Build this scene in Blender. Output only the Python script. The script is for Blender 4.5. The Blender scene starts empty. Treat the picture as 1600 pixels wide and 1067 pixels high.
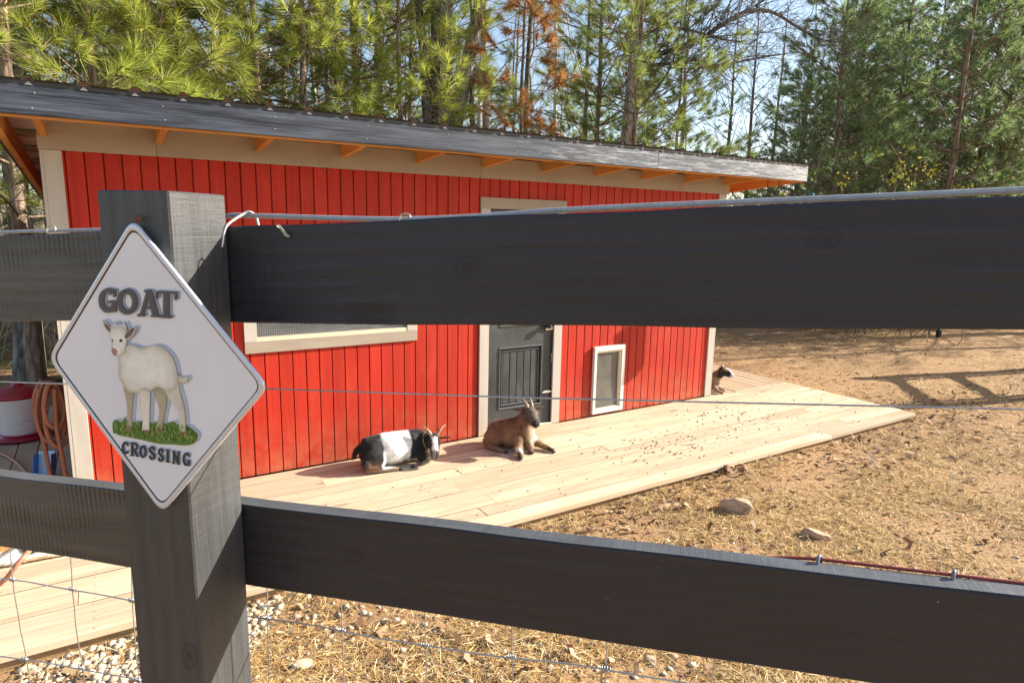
import bpy, bmesh, math, random
import numpy as np
from mathutils import Vector, Matrix, Euler
R = math.radians
random.seed(7); rng = np.random.default_rng(11)
sc = bpy.context.scene
COL = sc.collection

# ------------------------------------------------------------------ camera, sky, sun, exposure
FPX, CX, CY, HC = 1005.309, 800.0, 533.5, 1.903
M = np.array([[0.99976479, 0.02168788, 0.0], [0.00382762, -0.17644518, 0.98430303], [0.02134744, -0.98407151, -0.1764867]])
cam = bpy.data.cameras.new('camera'); camo = bpy.data.objects.new('camera', cam); COL.objects.link(camo)
cam.sensor_width = 36.0; cam.lens = FPX / 1600 * 36.0; cam.clip_start = 0.05; cam.clip_end = 3000
camo.matrix_world = Matrix(((M[0, 0], -M[0, 1], -M[0, 2], 0), (M[1, 0], -M[1, 1], -M[1, 2], 0), (M[2, 0], -M[2, 1], -M[2, 2], HC), (0, 0, 0, 1)))
sc.camera = camo

SUN_AZ, SUN_EL = R(16.5), R(25.5)           # azimuth counted from +X towards +Y
w = bpy.data.worlds.new('World'); sc.world = w; w.use_nodes = True
nt = w.node_tree; nt.nodes.clear()
sky = nt.nodes.new('ShaderNodeTexSky'); sky.sky_type = 'NISHITA'; sky.sun_disc = False
sky.sun_elevation = SUN_EL; sky.sun_rotation = R(90) - SUN_AZ
sky.air_density = 1.0; sky.dust_density = 1.4; sky.ozone_density = 1.2
bg = nt.nodes.new('ShaderNodeBackground'); bg.inputs['Strength'].default_value = 0.10
wo = nt.nodes.new('ShaderNodeOutputWorld')
nt.links.new(sky.outputs[0], bg.inputs[0]); nt.links.new(bg.outputs[0], wo.inputs[0])
sun = bpy.data.lights.new('sun', 'SUN'); sun.energy = 5.0; sun.angle = R(0.53); sun.color = (1.0, 0.93, 0.82)
so = bpy.data.objects.new('sun', sun); COL.objects.link(so)
sd = Vector((math.cos(SUN_AZ) * math.cos(SUN_EL), math.sin(SUN_AZ) * math.cos(SUN_EL), math.sin(SUN_EL)))
so.rotation_euler = sd.to_track_quat('Z', 'Y').to_euler(); so.location = (30, 10, 25)
vs = sc.view_settings; vs.view_transform = 'Standard'; vs.look = 'None'; vs.exposure = 1.35; vs.gamma = 1.0; vs.use_curve_mapping = False
sc.render.engine = 'CYCLES'; sc.cycles.max_bounces = 8; sc.cycles.transparent_max_bounces = 8
sc.cycles.use_denoising = True

# ------------------------------------------------------------------ projection helpers (for placing things where they stand)
def ray(p):
    d = M @ np.array([p[0] - CX, p[1] - CY, FPX]); return d / np.linalg.norm(d)
def on_z(p, z=0.0):
    d = ray(p); t = (z - HC) / d[2]; return Vector((t * d[0], t * d[1], z))
def at(px, Y, z=0.0):
    d = ray((px, 300)); return Vector((d[0] / d[1] * Y, Y, z))
def at3(px, py, Y):
    d = ray((px, py)); t = Y / d[1]; return Vector((d[0] * t, Y, HC + d[2] * t))
FU = np.array([0.842978, 0.537948]); FN = np.array([-FU[1], FU[0]])
FA = np.array([-0.286314, 5.632491]); FYAW = math.atan2(FU[1], FU[0])
def B(s, o, z=0.0):
    q = FA + s * FU - o * FN; return Vector((q[0], q[1], z))

# ------------------------------------------------------------------ object helpers
def put(o, parent=None):
    COL.objects.link(o)
    if parent is not None: o.parent = parent
    return o
def tag(o, label=None, cat=None, group=None, kind=None):
    if label: o['label'] = label
    if cat: o['category'] = cat
    if group: o['group'] = group
    if kind: o['kind'] = kind
    return o
def thing(name, label, cat, loc=(0, 0, 0), rz=0.0, group=None, rot=None):
    o = bpy.data.objects.new(name, None); o.location = loc; o.rotation_euler = rot or (0, 0, rz)
    o.empty_display_size = 0.1
    put(o); return tag(o, label, cat, group)
def copy_tree(o, parent=None):
    c = o.copy(); put(c, parent)
    for ch in o.children: copy_tree(ch, c)
    return c

class MB:
    """collects shapes into one mesh"""
    def __init__(s): s.v = []; s.f = []
    def add(s, vs_, fs):
        b = len(s.v); s.v += [tuple(p) for p in vs_]; s.f += [tuple(i + b for i in f) for f in fs]; return s
    def box(s, x0, x1, y0, y1, z0, z1):
        v = [(x, y, z) for x in (x0, x1) for y in (y0, y1) for z in (z0, z1)]
        return s.add(v, [(0, 1, 3, 2), (4, 6, 7, 5), (0, 4, 5, 1), (2, 3, 7, 6), (0, 2, 6, 4), (1, 5, 7, 3)])
    def cbox(s, x0, x1, y0, y1, z0, z1, c=0.003):
        v = []; idx = {}
        X = (x0, x1); Y = (y0, y1); Z = (z0, z1)
        for i in (0, 1):
            for j in (0, 1):
                for k in (0, 1):
                    sx, sy, sz = (1 - 2 * i), (1 - 2 * j), (1 - 2 * k)
                    for a in range(3):
                        p = [X[i] + sx * c, Y[j] + sy * c, Z[k] + sz * c]
                        p[a] = (X[i], Y[j], Z[k])[a]
                        idx[(i, j, k, a)] = len(v); v.append(tuple(p))
        f = []
        for a, (b_, c_) in ((0, (1, 2)), (1, (0, 2)), (2, (0, 1))):
            for e in (0, 1):
                q = []
                for (m, n) in ((0, 0), (1, 0), (1, 1), (0, 1)):
                    t = [0, 0, 0]; t[a] = e; t[b_] = m; t[c_] = n; q.append(idx[(*t, a)])
                f.append(tuple(q))
        for a, (b_, c_) in ((0, (1, 2)), (1, (0, 2)), (2, (0, 1))):
            for m in (0, 1):
                for n in (0, 1):
                    t0 = [0, 0, 0]; t1 = [0, 0, 0]; t1[a] = 1
                    for t in (t0, t1): t[b_] = m; t[c_] = n
                    f.append((idx[(*t0, b_)], idx[(*t1, b_)], idx[(*t1, c_)], idx[(*t0, c_)]))
        for i in (0, 1):
            for j in (0, 1):
                for k in (0, 1): f.append((idx[(i, j, k, 0)], idx[(i, j, k, 1)], idx[(i, j, k, 2)]))
        return s.add(v, f)
    def tube(s, pts, r, k=6, caps=True):
        pts = [Vector(p) for p in pts]; n = len(pts)
        rs = r if hasattr(r, '__len__') else [r] * n
        v = []; f = []; up = None
        for i, p in enumerate(pts):
            d = (pts[min(i + 1, n - 1)] - pts[max(i - 1, 0)])
            d = d.normalized() if d.length > 1e-9 else Vector((0, 0, 1))
            if up is None:
                up = d.orthogonal().normalized()
            up = (up - d * up.dot(d))
            up = up.normalized() if up.length > 1e-6 else d.orthogonal().normalized()
            w_ = d.cross(up)
            for j in range(k):
                a = 2 * math.pi * j / k
                v.append(p + (up * math.cos(a) + w_ * math.sin(a)) * rs[i])
        for i in range(n - 1):
            for j in range(k):
                f.append((i * k + j, i * k + (j + 1) % k, (i + 1) * k + (j + 1) % k, (i + 1) * k + j))
        if caps: f.append(tuple(range(k))[::-1]); f.append(tuple(range((n - 1) * k, n * k)))
        return s.add(v, f)
    def lathe(s, prof, k=32, c=(0, 0, 0)):
        v = []; f = []
        for (r, z) in prof:
            for j in range(k):
                a = 2 * math.pi * j / k; v.append((c[0] + r * math.cos(a), c[1] + r * math.sin(a), c[2] + z))
        for i in range(len(prof) - 1):
            for j in range(k): f.append((i * k + j, i * k + (j + 1) % k, (i + 1) * k + (j + 1) % k, (i + 1) * k + j))
        return s.add(v, f)
    def prism(s, poly, y0, y1):
        """poly in (x,z), extruded along y"""
        n = len(poly)
        v = [(p[0], y0, p[1]) for p in poly] + [(p[0], y1, p[1]) for p in poly]
        f = [tuple(range(n)), tuple(range(n, 2 * n))[::-1]] + [(i, i + n, (i + 1) % n + n, (i + 1) % n) for i in range(n)]
        return s.add(v, f)
    def mesh(s, name, smooth=False):
        me = bpy.data.meshes.new(name); me.from_pydata(s.v, [], s.f); me.update()
        bm = bmesh.new(); bm.from_mesh(me); bmesh.ops.recalc_face_normals(bm, faces=bm.faces); bm.to_mesh(me); bm.free()
        if smooth: me.polygons.foreach_set('use_smooth', [True] * len(me.polygons))
        return me
    def build(s, name, mat, parent=None, smooth=False, loc=None, rot=None):
        me = s.mesh(name, smooth); me.materials.append(mat)
        o = bpy.data.objects.new(name, me)
        if loc is not None: o.location = loc
        if rot is not None: o.rotation_euler = rot
        return put(o, parent)
def obj(name, me, mat=None, parent=None, loc=None, rot=None):
    if mat is not None and not me.materials: me.materials.append(mat)
    o = bpy.data.objects.new(name, me)
    if loc is not None: o.location = loc
    if rot is not None: o.rotation_euler = rot
    return put(o, parent)
def np_mesh(name, v, f, smooth=False, col=None):
    """v (n,3), f (m,k) numpy"""
    v = np.asarray(v, np.float32); f = np.asarray(f, np.int32)
    me = bpy.data.meshes.new(name); k = f.shape[1]
    me.vertices.add(len(v)); me.vertices.foreach_set('co', v.ravel())
    me.loops.add(f.size); me.loops.foreach_set('vertex_index', f.ravel())
    me.polygons.add(len(f)); me.polygons.foreach_set('loop_start', np.arange(0, f.size, k, dtype=np.int32))
    if smooth: me.polygons.foreach_set('use_smooth', np.ones(len(f), bool))
    me.update(calc_edges=True)
    if col is not None:
        a = me.color_attributes.new('Col', 'FLOAT_COLOR', 'POINT')
        c = np.ones((len(v), 4), np.float32); c[:, :3] = col
        a.data.foreach_set('color', c.ravel())
    return me

# ------------------------------------------------------------------ materials
class NT:
    def __init__(s, name):
        s.m = bpy.data.materials.new(name); s.m.use_nodes = True; s.t = s.m.node_tree; s.t.nodes.clear()
    def n(s, typ, ins=None, **kw):
        nd = s.t.nodes.new('ShaderNode' + typ)
        for k, v in kw.items(): setattr(nd, k, v)
        for k, v in (ins or {}).items():
            sk = nd.inputs[k]
            if hasattr(v, 'is_output'): s.t.links.new(v, sk)
            else: sk.default_value = v
        return nd
    def mix(s, f, a, b, blend='MIX'):
        nd = s.t.nodes.new('ShaderNodeMix'); nd.data_type = 'RGBA'; nd.blend_type = blend
        for i, v in ((0, f), (6, a), (7, b)):
            if hasattr(v, 'is_output'): s.t.links.new(v, nd.inputs[i])
            elif i == 0: nd.inputs[i].default_value = v
            else: nd.inputs[i].default_value = (*v, 1) if len(v) == 3 else v
        return nd.outputs[2]
    def ramp(s, f, stops, interp='LINEAR'):
        nd = s.t.nodes.new('ShaderNodeValToRGB'); e = nd.color_ramp.elements; nd.color_ramp.interpolation = interp
        while len(e) < len(stops): e.new(0.5)
        for q, (p, c) in zip(e, stops):
            q.position = p; q.color = (c, c, c, 1) if not hasattr(c, '__len__') else (*c, 1)
        s.t.links.new(f, nd.inputs[0]); return nd.outputs[0]
    def math(s, op, a, b=0.0, clamp=False):
        nd = s.t.nodes.new('ShaderNodeMath'); nd.operation = op; nd.use_clamp = clamp
        for i, v in ((0, a), (1, b)):
            if hasattr(v, 'is_output'): s.t.links.new(v, nd.inputs[i])
            else: nd.inputs[i].default_value = v
        return nd.outputs[0]
    def noise(s, vec, scale, detail=4, rough=0.55, dist=0.0):
        return s.n('TexNoise', {'Vector': vec, 'Scale': scale, 'Detail': detail, 'Roughness': rough, 'Distortion': dist}).outputs[0]
    def coords(s, scale=(1, 1, 1), rnd=True, src='Object'):
        tc = s.n('TexCoord').outputs[src]
        if rnd:
            oi = s.n('ObjectInfo').outputs['Random']
            off = s.n('CombineXYZ', {0: s.math('MULTIPLY', oi, 31.7), 1: s.math('MULTIPLY', oi, 17.3), 2: s.math('MULTIPLY', oi, 47.1)}).outputs[0]
            tc = s.n('VectorMath', {0: tc, 1: off}, operation='ADD').outputs[0]
        return s.n('Mapping', {'Vector': tc, 'Scale': scale}).outputs[0]
    def specks(s, scale, lo, hi, mask=(0.5, 0.62), mscale=4.0):
        v = s.n('TexVoronoi', {'Vector': s.coords((scale,) * 3), 'Scale': 1.0}).outputs['Distance']
        return s.math('MULTIPLY', s.ramp(v, [(lo, 1), (hi, 0)]), s.ramp(s.noise(s.coords((mscale,) * 3), 1.0, 3), [(mask[0], 0), (mask[1], 1)]))
    def rand(s): return s.n('ObjectInfo').outputs['Random']
    def bump(s, h, strength=0.3, dist=0.01, normal=None):
        i = {'Height': h, 'Strength': strength, 'Distance': dist}
        if normal is not None: i['Normal'] = normal
        return s.n('Bump', i).outputs[0]
    def out(s, col, rough=0.6, normal=None, spec=0.4, metal=0.0, **kw):
        i = {'Base Color': col if hasattr(col, 'is_output') else (*col, 1), 'Roughness': rough, 'Metallic': metal, 'Specular IOR Level': spec}
        if normal is not None: i['Normal'] = normal
        i.update(kw)
        b = s.n('BsdfPrincipled', i)
        s.n('OutputMaterial', {'Surface': b.outputs[0]}); return s.m

def axscale(axis, along, across):
    return tuple(along if a == axis else across for a in 'XYZ')
def wood(name, dark, light, axis='X', rough=0.6, spec=0.3, bump=0.35, var=0.25, knots=0.0, stain=None, grain=14, contrast=(0.3, 0.72), wear_gleam=None, specks=None, base_dust=None):
    t = NT(name)
    g1 = t.noise(t.coords(axscale(axis, 0.9, grain)), 1.0, 5, 0.6, 0.8)
    g2 = t.noise(t.coords(axscale(axis, 3.0, grain * 9)), 1.0, 3, 0.6, 0.2)
    g = t.math('ADD', t.math('MULTIPLY', g1, 0.65), t.math('MULTIPLY', g2, 0.35))
    c = t.ramp(g, [(contrast[0], dark), (contrast[1], light)])
    v = t.math('ADD', 1.0 - var / 2, t.math('MULTIPLY', t.rand(), var))
    c = t.mix(1.0, c, t.n('CombineColor', {0: v, 1: v, 2: v}).outputs[0], 'MULTIPLY')
    if stain:
        blot = t.noise(t.coords((3, 3, 3)), 1.0, 5, 0.65)
        c = t.mix(t.ramp(blot, [(0.52, 0), (0.72, stain[0])]), c, stain[1])
    h = g
    if knots:
        ks = {'X': (1.3, 5.5, 0), 'Y': (5.5, 1.3, 0), 'Z': (5.5, 0, 1.3)}[axis]
        vo = t.n('TexVoronoi', {'Vector': t.coords(ks), 'Scale': 1.0, 'Randomness': 1.0}).outputs['Distance']
        wob = t.math('ADD', vo, t.math('MULTIPLY', g1, 0.08))
        kk = t.ramp(wob, [(0.08, 1), (0.16, 0)])
        kd = tuple(x * 0.35 for x in dark)
        c = t.mix(t.math('MULTIPLY', kk, knots), c, kd)
    if wear_gleam:  # pale streaks growing along the board: worn paint plus painted sun gleam
        wm = t.noise(t.coords(axscale(axis, 5.0, 60)), 1.0, 7, 0.78, 0.3)
        wn = t.noise(t.coords((1.1, 1.1, 1.1), rnd=False), 1.0, 3)
        tcx = t.n('SeparateXYZ', {0: t.n('TexCoord').outputs['Object']}).outputs['XYZ'.index(axis)]
        lim = t.math('ADD', t.math('MULTIPLY', tcx, wear_gleam[0]), t.math('ADD', wear_gleam[1], t.math('MULTIPLY', wn, 0.3)))
        f = t.math('MULTIPLY', t.math('ADD', wm, lim), 6.0, True)
        c = t.mix(t.math('MULTIPLY', f, wear_gleam[3]), c, wear_gleam[2])
    if specks: c = t.mix(t.math('MULTIPLY', t.specks(specks[0], specks[1], specks[2]), specks[4]), c, specks[3])
    if base_dust:
        wz = t.n('SeparateXYZ', {0: t.n('NewGeometry').outputs['Position']}).outputs[2]
        bn = t.noise(t.n('NewGeometry').outputs['Position'], 7.0, 6, 0.7)
        bf_ = t.math('MULTIPLY', t.ramp(wz, [(0.0, 1.0), (0.12, 0.6), (0.45, 0.0)]), t.ramp(bn, [(0.35, 0.1), (0.65, 1.0)]))
        c = t.mix(t.math('MULTIPLY', bf_, base_dust[0]), c, base_dust[1])
    nb = t.bump(h, bump, 0.004)
    return t.out(c, t.ramp(g2, [(0.2, rough - 0.08), (0.8, min(1, rough + 0.1))]), nb, spec)

m = {}
m['siding'] = wood('red_painted_siding', (0.33, 0.014, 0.006), (0.51, 0.034, 0.013), 'Z', 0.55, 0.25, 0.35, 0.16, grain=20, stain=(0.35, (0.55, 0.075, 0.03)), specks=(42, 0.05, 0.09, (0.10, 0.02, 0.012), 0.8), base_dust=(0.5, (0.50, 0.24, 0.12)))
m['wall_red'] = wood('red_wall_plain', (0.30, 0.02, 0.01), (0.42, 0.035, 0.016), 'Z', 0.6, 0.2, 0.3, 0.1)
m['groove'] = NT('groove_red').out((0.24, 0.02, 0.012), 0.8, None, 0.1)
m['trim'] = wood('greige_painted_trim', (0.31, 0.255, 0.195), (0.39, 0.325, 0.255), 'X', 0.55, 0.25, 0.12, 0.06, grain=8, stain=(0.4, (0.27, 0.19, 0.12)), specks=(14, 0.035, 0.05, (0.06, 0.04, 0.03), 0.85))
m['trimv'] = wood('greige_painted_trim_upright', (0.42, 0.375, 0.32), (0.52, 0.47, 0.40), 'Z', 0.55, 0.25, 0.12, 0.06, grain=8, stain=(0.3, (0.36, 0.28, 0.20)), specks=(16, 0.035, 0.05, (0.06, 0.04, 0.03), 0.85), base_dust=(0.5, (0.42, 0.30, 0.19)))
m['rafter'] = wood('fresh_pine_rafter', (0.42, 0.17, 0.04), (0.62, 0.30, 0.085), 'Y', 0.6, 0.25, 0.3, 0.3, knots=0.7, grain=12)
m['rafterx'] = wood('fresh_pine_subfascia', (0.38, 0.16, 0.04), (0.58, 0.27, 0.08), 'X', 0.6, 0.25, 0.3, 0.3, knots=0.7, grain=12)
m['fascia'] = wood('weathered_gleam_black_fascia', (0.006, 0.009, 0.016), (0.085, 0.10, 0.13), 'X', 0.55, 0.4, 0.9, 0.1, grain=16, wear_gleam=(0.085, -0.80, (0.40, 0.42, 0.44), 0.85), contrast=(0.40, 0.62))
m['fascia2'] = wood('worn_gleam_black_fascia', (0.010, 0.014, 0.022), (0.075, 0.09, 0.115), 'X', 0.55, 0.4, 0.7, 0.1, grain=13, wear_gleam=(0.05, -0.60, (0.44, 0.45, 0.46), 0.85), contrast=(0.36, 0.66))  # paler to the right: worn paint, with glancing sunlight put into the colour
m['deck'] = wood('pale_deck_board', (0.42, 0.305, 0.185), (0.68, 0.55, 0.39), 'X', 0.65, 0.2, 0.5, 0.30, knots=0.9, grain=9, stain=(0.3, (0.40, 0.31, 0.20)))
m['decky'] = wood('grey_deck_board', (0.30, 0.22, 0.14), (0.52, 0.40, 0.26), 'Y', 0.7, 0.2, 0.3, 0.3, knots=0.7, grain=10, stain=(0.4, (0.25, 0.19, 0.13)))
m['joist'] = wood('deck_rim', (0.22, 0.14, 0.07), (0.38, 0.25, 0.13), 'X', 0.7, 0.2, 0.4, 0.2)

SAW = {}
KU = ((0.531, -0.080, 0.022), (1.068, -0.05, 0.017), (0.913, -0.109, 0.005))
KL = ((0.305, -0.075, 0.017), (0.16, -0.12, 0.012))
KP = ((-0.025, 1.11, 0.020), (-0.10, 1.62, 0.012))
def black_paint(name, axis, base, light, brown, knots=(), sawn=0.0):
    t = NT(name)
    g1 = t.noise(t.coords(axscale(axis, 1.6, 26)), 1.0, 5, 0.6, 1.2)
    g2 = t.noise(t.coords(axscale(axis, 6.0, 240)), 1.0, 4, 0.65, 0.3)
    saw = t.noise(t.coords(axscale(axis, 90, 7)), 1.0, 3, 0.6, 0.5)
    big = t.noise(t.coords((2.2, 2.2, 2.2)), 1.0, 4, 0.6)
    wv = t.n('TexWave', {'Vector': t.coords((0.22, 1, 1) if axis == 'X' else (1, 1, 0.22)), 'Scale': 11.0, 'Distortion': 34.0, 'Detail': 2.0, 'Detail Scale': 0.10, 'Detail Roughness': 0.45}, wave_type='BANDS', bands_direction='Z' if axis == 'X' else 'X').outputs['Fac']
    wv = t.math('MULTIPLY', wv, t.ramp(big, [(0.35, 0.25), (0.65, 1.0)]))
    c = t.ramp(t.math('ADD', t.math('MULTIPLY', g1, 0.6), t.math('MULTIPLY', g2, 0.4)), [(0.34, base), (0.68, light)])
    c = t.mix(t.ramp(big, [(0.45, 0), (0.7, 0.8)]), c, brown)
    c = t.mix(t.math('MULTIPLY', wv, 0.22), c, tuple(x * 0.45 for x in base))
    chip = t.noise(t.coords(axscale(axis, 14, 60)), 1.0, 6, 0.75)
    c = t.mix(t.ramp(chip, [(0.66, 0), (0.74, 0.55)]), c, tuple(min(1, x * 2.4) for x in light))
    vo = t.n('TexVoronoi', {'Vector': t.coords((1.5, 0, 4.4) if axis == 'X' else (5, 5, 1.2)), 'Scale': 1.0}).outputs['Distance']
    kk = t.ramp(t.math('ADD', vo, t.math('MULTIPLY', g1, 0.12)), [(0.10, 1), (0.135, 0.15), (0.16, 0.6), (0.2, 0)])
    c = t.mix(t.math('MULTIPLY', kk, 0.8), c, tuple(x * 0.4 for x in base))
    h = t.math('ADD', t.math('ADD', t.math('MULTIPLY', g1, 0.8), t.math('MULTIPLY', g2, 0.5)), t.math('ADD', t.math('MULTIPLY', saw, 0.5), t.math('MULTIPLY', kk, -0.9)))
    if sawn:
        sw_ = t.n('TexWave', {'Vector': t.coords((1, 1, 0.6)), 'Scale': 24.0, 'Distortion': 7.0, 'Detail': 2.0, 'Detail Scale': 0.15}, wave_type='BANDS', bands_direction='X').outputs['Fac']
        sw_ = t.math('MULTIPLY', sw_, t.ramp(t.noise(t.coords((4, 4, 9)), 1.0, 3), [(0.42, 0.0), (0.62, 1.0)]))
        c = t.mix(t.math('MULTIPLY', sw_, sawn), c, tuple(x * 0.35 for x in base)); h = t.math('ADD', h, t.math('MULTIPLY', sw_, -0.6))
    loc = t.n('TexCoord').outputs['Object']
    for (kx, kz, kr) in knots:
        dv = t.n('VectorMath', {0: loc, 1: (kx, 0, kz)}, operation='SUBTRACT').outputs[0]
        al = 1.0 / (kr * 1.5) if axis == 'X' else 1.0 / kr; az = 1.0 / kr if axis == 'X' else 1.0 / (kr * 1.5)
        ln = t.n('VectorMath', {0: t.n('VectorMath', {0: dv, 1: (al, 0, az)}, operation='MULTIPLY').outputs[0]}, operation='LENGTH').outputs['Value']
        ln = t.math('ADD', ln, t.math('MULTIPLY', t.math('SUBTRACT', t.noise(t.coords((34, 34, 34)), 1.0, 4, 0.6), 0.5), 1.3))
        kq = t.ramp(ln, [(0.0, 0.75), (0.42, 0.35), (0.5, 0.1), (0.60, 0.2), (0.74, 0.75), (0.90, 0.25), (1.15, 0.0)])
        kk = t.math('MAXIMUM', kk, kq)
    c = t.mix(t.math('MULTIPLY', kk, 0.85), c, tuple(x * 0.3 for x in base))
    nz_ = t.n('SeparateXYZ', {0: t.n('NewGeometry').outputs['True Normal']}).outputs[2]
    dust = t.math('MULTIPLY', t.ramp(nz_, [(0.75, 0), (0.9, 1)]), t.ramp(t.noise(t.coords((9, 9, 9)), 1.0, 5, 0.65), [(0.3, 0.55), (0.7, 0.95)]))
    c = t.mix(dust, c, (0.105, 0.112, 0.12))
    sp = t.n('TexVoronoi', {'Vector': t.coords((38, 38, 38)), 'Scale': 1.0}).outputs['Distance']
    spm = t.math('MULTIPLY', t.ramp(sp, [(0.035, 1), (0.055, 0)]), t.ramp(t.noise(t.coords((5, 5, 5)), 1, 2), [(0.6, 0), (0.66, 1)]))
    c = t.mix(t.math('MULTIPLY', spm, 0.6), c, (0.4, 0.4, 0.38))
    return t.out(c, t.ramp(g2, [(0.25, 0.38), (0.8, 0.62)]), t.bump(t.math('ADD', h, t.math('MULTIPLY', wv, -0.5)), 0.7, 0.003), 0.5)
m['rail'] = black_paint('black_rail_paint', 'X', (0.0125, 0.0125, 0.0155), (0.033, 0.032, 0.036), (0.030, 0.026, 0.025))
m['rail_old'] = black_paint('faded_rail_paint', 'X', (0.042, 0.038, 0.033), (0.115, 0.105, 0.092), (0.09, 0.078, 0.064), (), 0.75)
m['rail_upper'] = black_paint('black_rail_paint_upper', 'X', (0.0125, 0.013, 0.0175), (0.028, 0.029, 0.0365), (0.023, 0.0225, 0.0265), KU)
m['rail_lower'] = black_paint('black_rail_paint_lower', 'X', (0.0125, 0.013, 0.0175), (0.028, 0.029, 0.0365), (0.023, 0.0225, 0.0265), KL)
m['post'] = black_paint('faded_post_paint', 'Z', (0.031, 0.032, 0.033), (0.080, 0.084, 0.087), (0.052, 0.050, 0.047), KP)

def plain(name, col, rough=0.5, spec=0.5, metal=0.0, var=0.0, bump=0.0, bscale=60, **kw):
    t = NT(name); c = (*col, 1); nb = None
    if var:
        nz = t.noise(t.coords((1, 1, 1)), bscale, 5, 0.6)
        c = t.ramp(nz, [(0.3, tuple(x * (1 - var) for x in col)), (0.7, tuple(min(1, x * (1 + var)) for x in col))])
    if bump:
        nb = t.bump(t.noise(t.coords((1, 1, 1)), bscale, 4), bump, 0.004)
    return t.out(c if hasattr(c, 'is_output') else col, rough, nb, spec, metal, **kw)
m['deck_edge'] = plain('dirt_shade_board_edge', (0.20, 0.135, 0.075), 0.85, 0.1, 0, 0.4)  # dirt brown on board sides, also standing in for shade in the seams
m['roof'] = plain('dark_roof_metal', (0.035, 0.035, 0.034), 0.4, 0.5, 0.0, 0.3, bscale=8)
m['roof_under'] = plain('pale_roof_underside', (0.80, 0.74, 0.68), 0.5, 0.4, 0.0, 0.08)
m['foam'] = plain('pale_closure', (0.42, 0.42, 0.41), 0.7)
def door_paint():
    t = NT('charcoal_door_paint'); nz = t.noise(t.coords((6, 6, 3)), 1.0, 6, 0.7)
    c = t.ramp(nz, [(0.3, (0.022, 0.025, 0.027)), (0.7, (0.058, 0.061, 0.062))])
    c = t.mix(t.math('MULTIPLY', t.specks(45, 0.06, 0.11, (0.42, 0.56)), 0.8), c, (0.5, 0.48, 0.44))
    sc_ = t.noise(t.coords((30, 30, 7)), 1.0, 6, 0.78)
    c = t.mix(t.ramp(sc_, [(0.62, 0), (0.72, 0.6)]), c, (0.30, 0.29, 0.27))
    return t.out(c, t.ramp(nz, [(0.3, 0.35), (0.7, 0.6)]), t.bump(nz, 0.2, 0.004), 0.5)
m['door'] = door_paint()
m['door_dust'] = plain('charcoal_door_edge', (0.062, 0.066, 0.067), 0.42, 0.5, 0, 0.3)
m['steel'] = plain('worn_steel', (0.55, 0.5, 0.42), 0.35, 0.5, 0.8, 0.2)
m['wire'] = plain('galvanised_wire', (0.45, 0.46, 0.48), 0.4, 0.5, 0.85, 0.2, 0.2, 150)
m['tube_grey'] = plain('grey_insulated_cable', (0.42, 0.39, 0.38), 0.35, 0.5, 0, 0.15)
m['white_frame'] = plain('white_plastic_frame', (0.64, 0.62, 0.58), 0.4, 0.4, 0, 0.05)
m['mesh_wire'] = plain('hardware_cloth', (0.50, 0.51, 0.52), 0.45, 0.5, 0.6)
m['sill'] = plain('cream_sill', (0.70, 0.58, 0.40), 0.6, 0.2, 0, 0.1)
m['dark_in'] = plain('dark_interior', (0.02, 0.02, 0.02), 0.8)
def glass_dark():
    t = NT('window_pane_reflective')
    nz = t.noise(t.coords((2.0, 2.0, 14.0)), 1.0, 5, 0.65, 0.6)
    return t.out(t.ramp(nz, [(0.35, (0.03, 0.035, 0.04)), (0.7, (0.16, 0.18, 0.20))]), 0.12, t.bump(nz, 0.15, 0.01), 0.7)
m['pane'] = glass_dark()
def flap():
    t = NT('smoky_pet_flap')
    nz = t.noise(t.coords((4, 4, 4)), 1.0, 6, 0.7)
    scr = t.noise(t.coords((9, 9, 26)), 1.0, 6, 0.75)
    c = t.ramp(nz, [(0.3, (0.085, 0.08, 0.068)), (0.7, (0.155, 0.145, 0.122))])
    c = t.mix(t.ramp(scr, [(0.66, 0), (0.72, 0.7)]), c, (0.6, 0.58, 0.54))
    return t.out(c, 0.3, t.bump(scr, 0.15, 0.003), 0.5)
m['flap'] = flap()

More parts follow.
